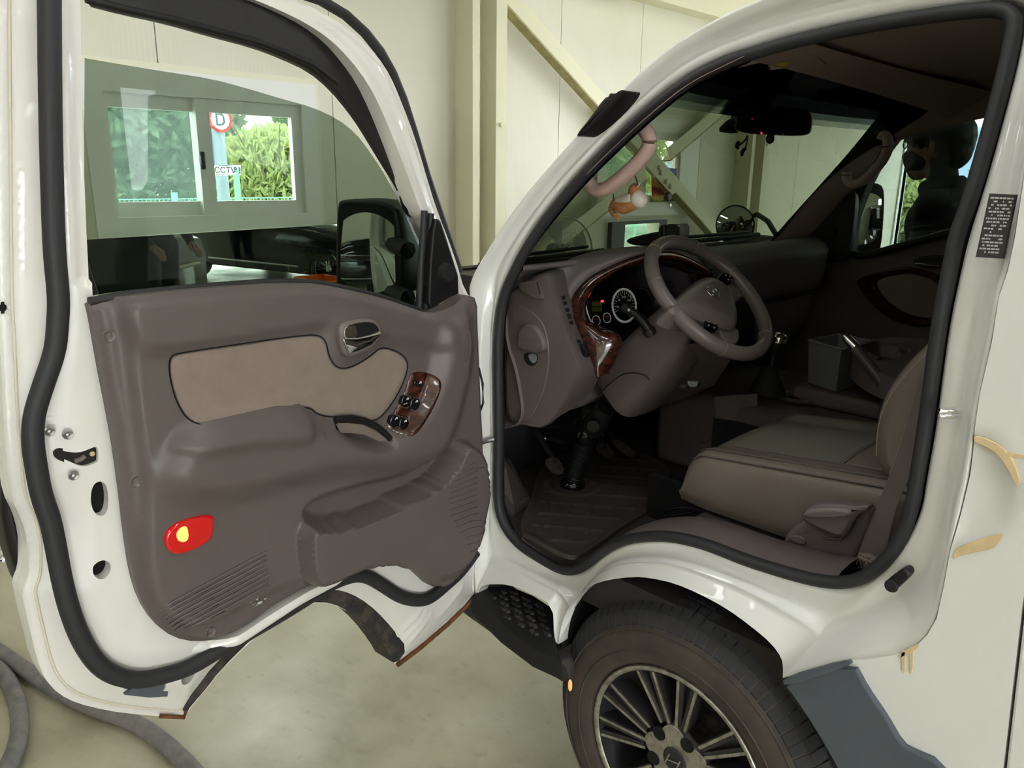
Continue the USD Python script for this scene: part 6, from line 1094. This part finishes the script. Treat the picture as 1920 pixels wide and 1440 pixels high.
tree(np.array([-6.9, 21.5, 0]), 1.2, 1.2, 1.05, -.2, 6000, .12, 7, 'leaf_yellow', 'yellow-green bush outside the doorway, left of the person', 'bush')
tree(np.array([-4.5, 20.0, 0]), .9, 1.2, 1.15, -.1, 4500, .12, 8, 'leaf_mid', 'bright green bush outside the doorway, right of the person', 'bush')
# fence
fe_ = thing('mesh_fence', 'pale green wire mesh fence outside the sliding window', 'fence'); xf, y0f, y1f, hf = -11.0, -2.0, 20.0, 1.17
for y in np.arange(y0f, y1f, 2.23): obj('fence_post', cyl([xf, y + .86, -.05], [xf, y + .86, hf + .09], .045, seg=10), 'mint', fe_)
obj('wire', [box(xf - .004, xf + .004, y - .004, y + .004, 0, hf) for y in np.arange(y0f, y1f, .06)] + [box(xf - .005, xf + .005, y0f, y1f, z - .006, z + .006) for z in np.arange(.05, hf + .01, .16)], 'mint', fe_, kind='stuff')
# signs
xs2 = -9.6; sfr = Frame((xs2, 0, 0), (0, 1, 0)); c2 = sfr.px([(413, 224)], 0)[0]
def ew(): return -1.0 if sfr.u[1] < 0 else 1.0
sg = thing('road_sign', 'round white road sign with a red ring and the letter D', 'sign'); R2 = 20.5 / F * 11.3
obj('disc', slab(circle(c2, R2, 40), sfr, -.01, 0, .002), 'dial_red', sg); obj('white_field', slab(circle(c2, R2 * .78, 40), sfr, 0, .003, 0), 'plate_white', sg); obj('letter', text('D', R2 * .95, sfr, c2, .003, .002, True, ew=ew()), 'sign_blue', sg, sm=False)
cy_ = sfr.px([(421, 300)], 0)[0][0]; sy_ = sfr.u[1]
obj('post', cyl([xs2 - .12, cy_ * sy_, -.05], [xs2 - .12, cy_ * sy_, c2[1] - R2 * .6], .082, seg=16), 'pole_grey', sg); obj('control_box', rb(xs2 - .3, xs2 - .21, cy_ * sy_ - .26, cy_ * sy_ + .02, sfr.px([(410, 308)], 0)[0][1], sfr.px([(410, 243)], 0)[0][1], .01), 'pole_grey', sg)
s2 = thing('notice_board', 'white notice board with CCTV lettering on a green post', 'sign'); q2 = sfr.px([(403.5,310),(451.5,309.5),(452,328.5),(404.5,329)], .3); x9 = np.mean(q2, 0)
obj('board', slab(q2, sfr, .28, .3, .003), 'plate_white', s2)
obj('lettering', text('CCTV', .075, sfr, x9 + np.array([-.04 * 1, .004]) * [ew() if 0 else 1, 1], .3005, .001, True, ew=ew()), 'sign_blue', s2, sm=False)
def bar(u0, v0, u1, v1, w=.006): return tube(sfr.to([(x9[0] + u0, x9[1] + v0), (x9[0] + u1, x9[1] + v1)], .302), w, 4)
han = [bar(.075, .035, .105, .035), bar(.09, .035, .078, .0), bar(.09, .03, .102, .0), bar(.115, .04, .115, -.0), bar(.115, .02, .125, .02), bar(.08, -.015, .118, -.015), bar(.118, -.015, .118, -.035), bar(.14, .035, .165, .035), bar(.14, .02, .165, .02), bar(.135, .005, .17, .005), bar(.153, .005, .153, -.01), bar(.142, -.02, .163, -.02), bar(.142, -.035, .163, -.035)]
obj('small_print', [bar(-.13 + .024 * k, .058, -.114 + .024 * k, .058, .004) for k in range(11)] + [bar(-.17 + .022 * k, -.056, -.156 + .022 * k, -.056, .003) for k in range(15)] + han, 'sign_blue', s2, sm=False)
gp = sfr.px([(445, 345)], .28)[0]; obj('post', cyl([xs2 + .27, gp[0] * sy_, -.05], [xs2 + .27, gp[0] * sy_, x9[1]], .04, seg=12), 'mint_bright', s2)
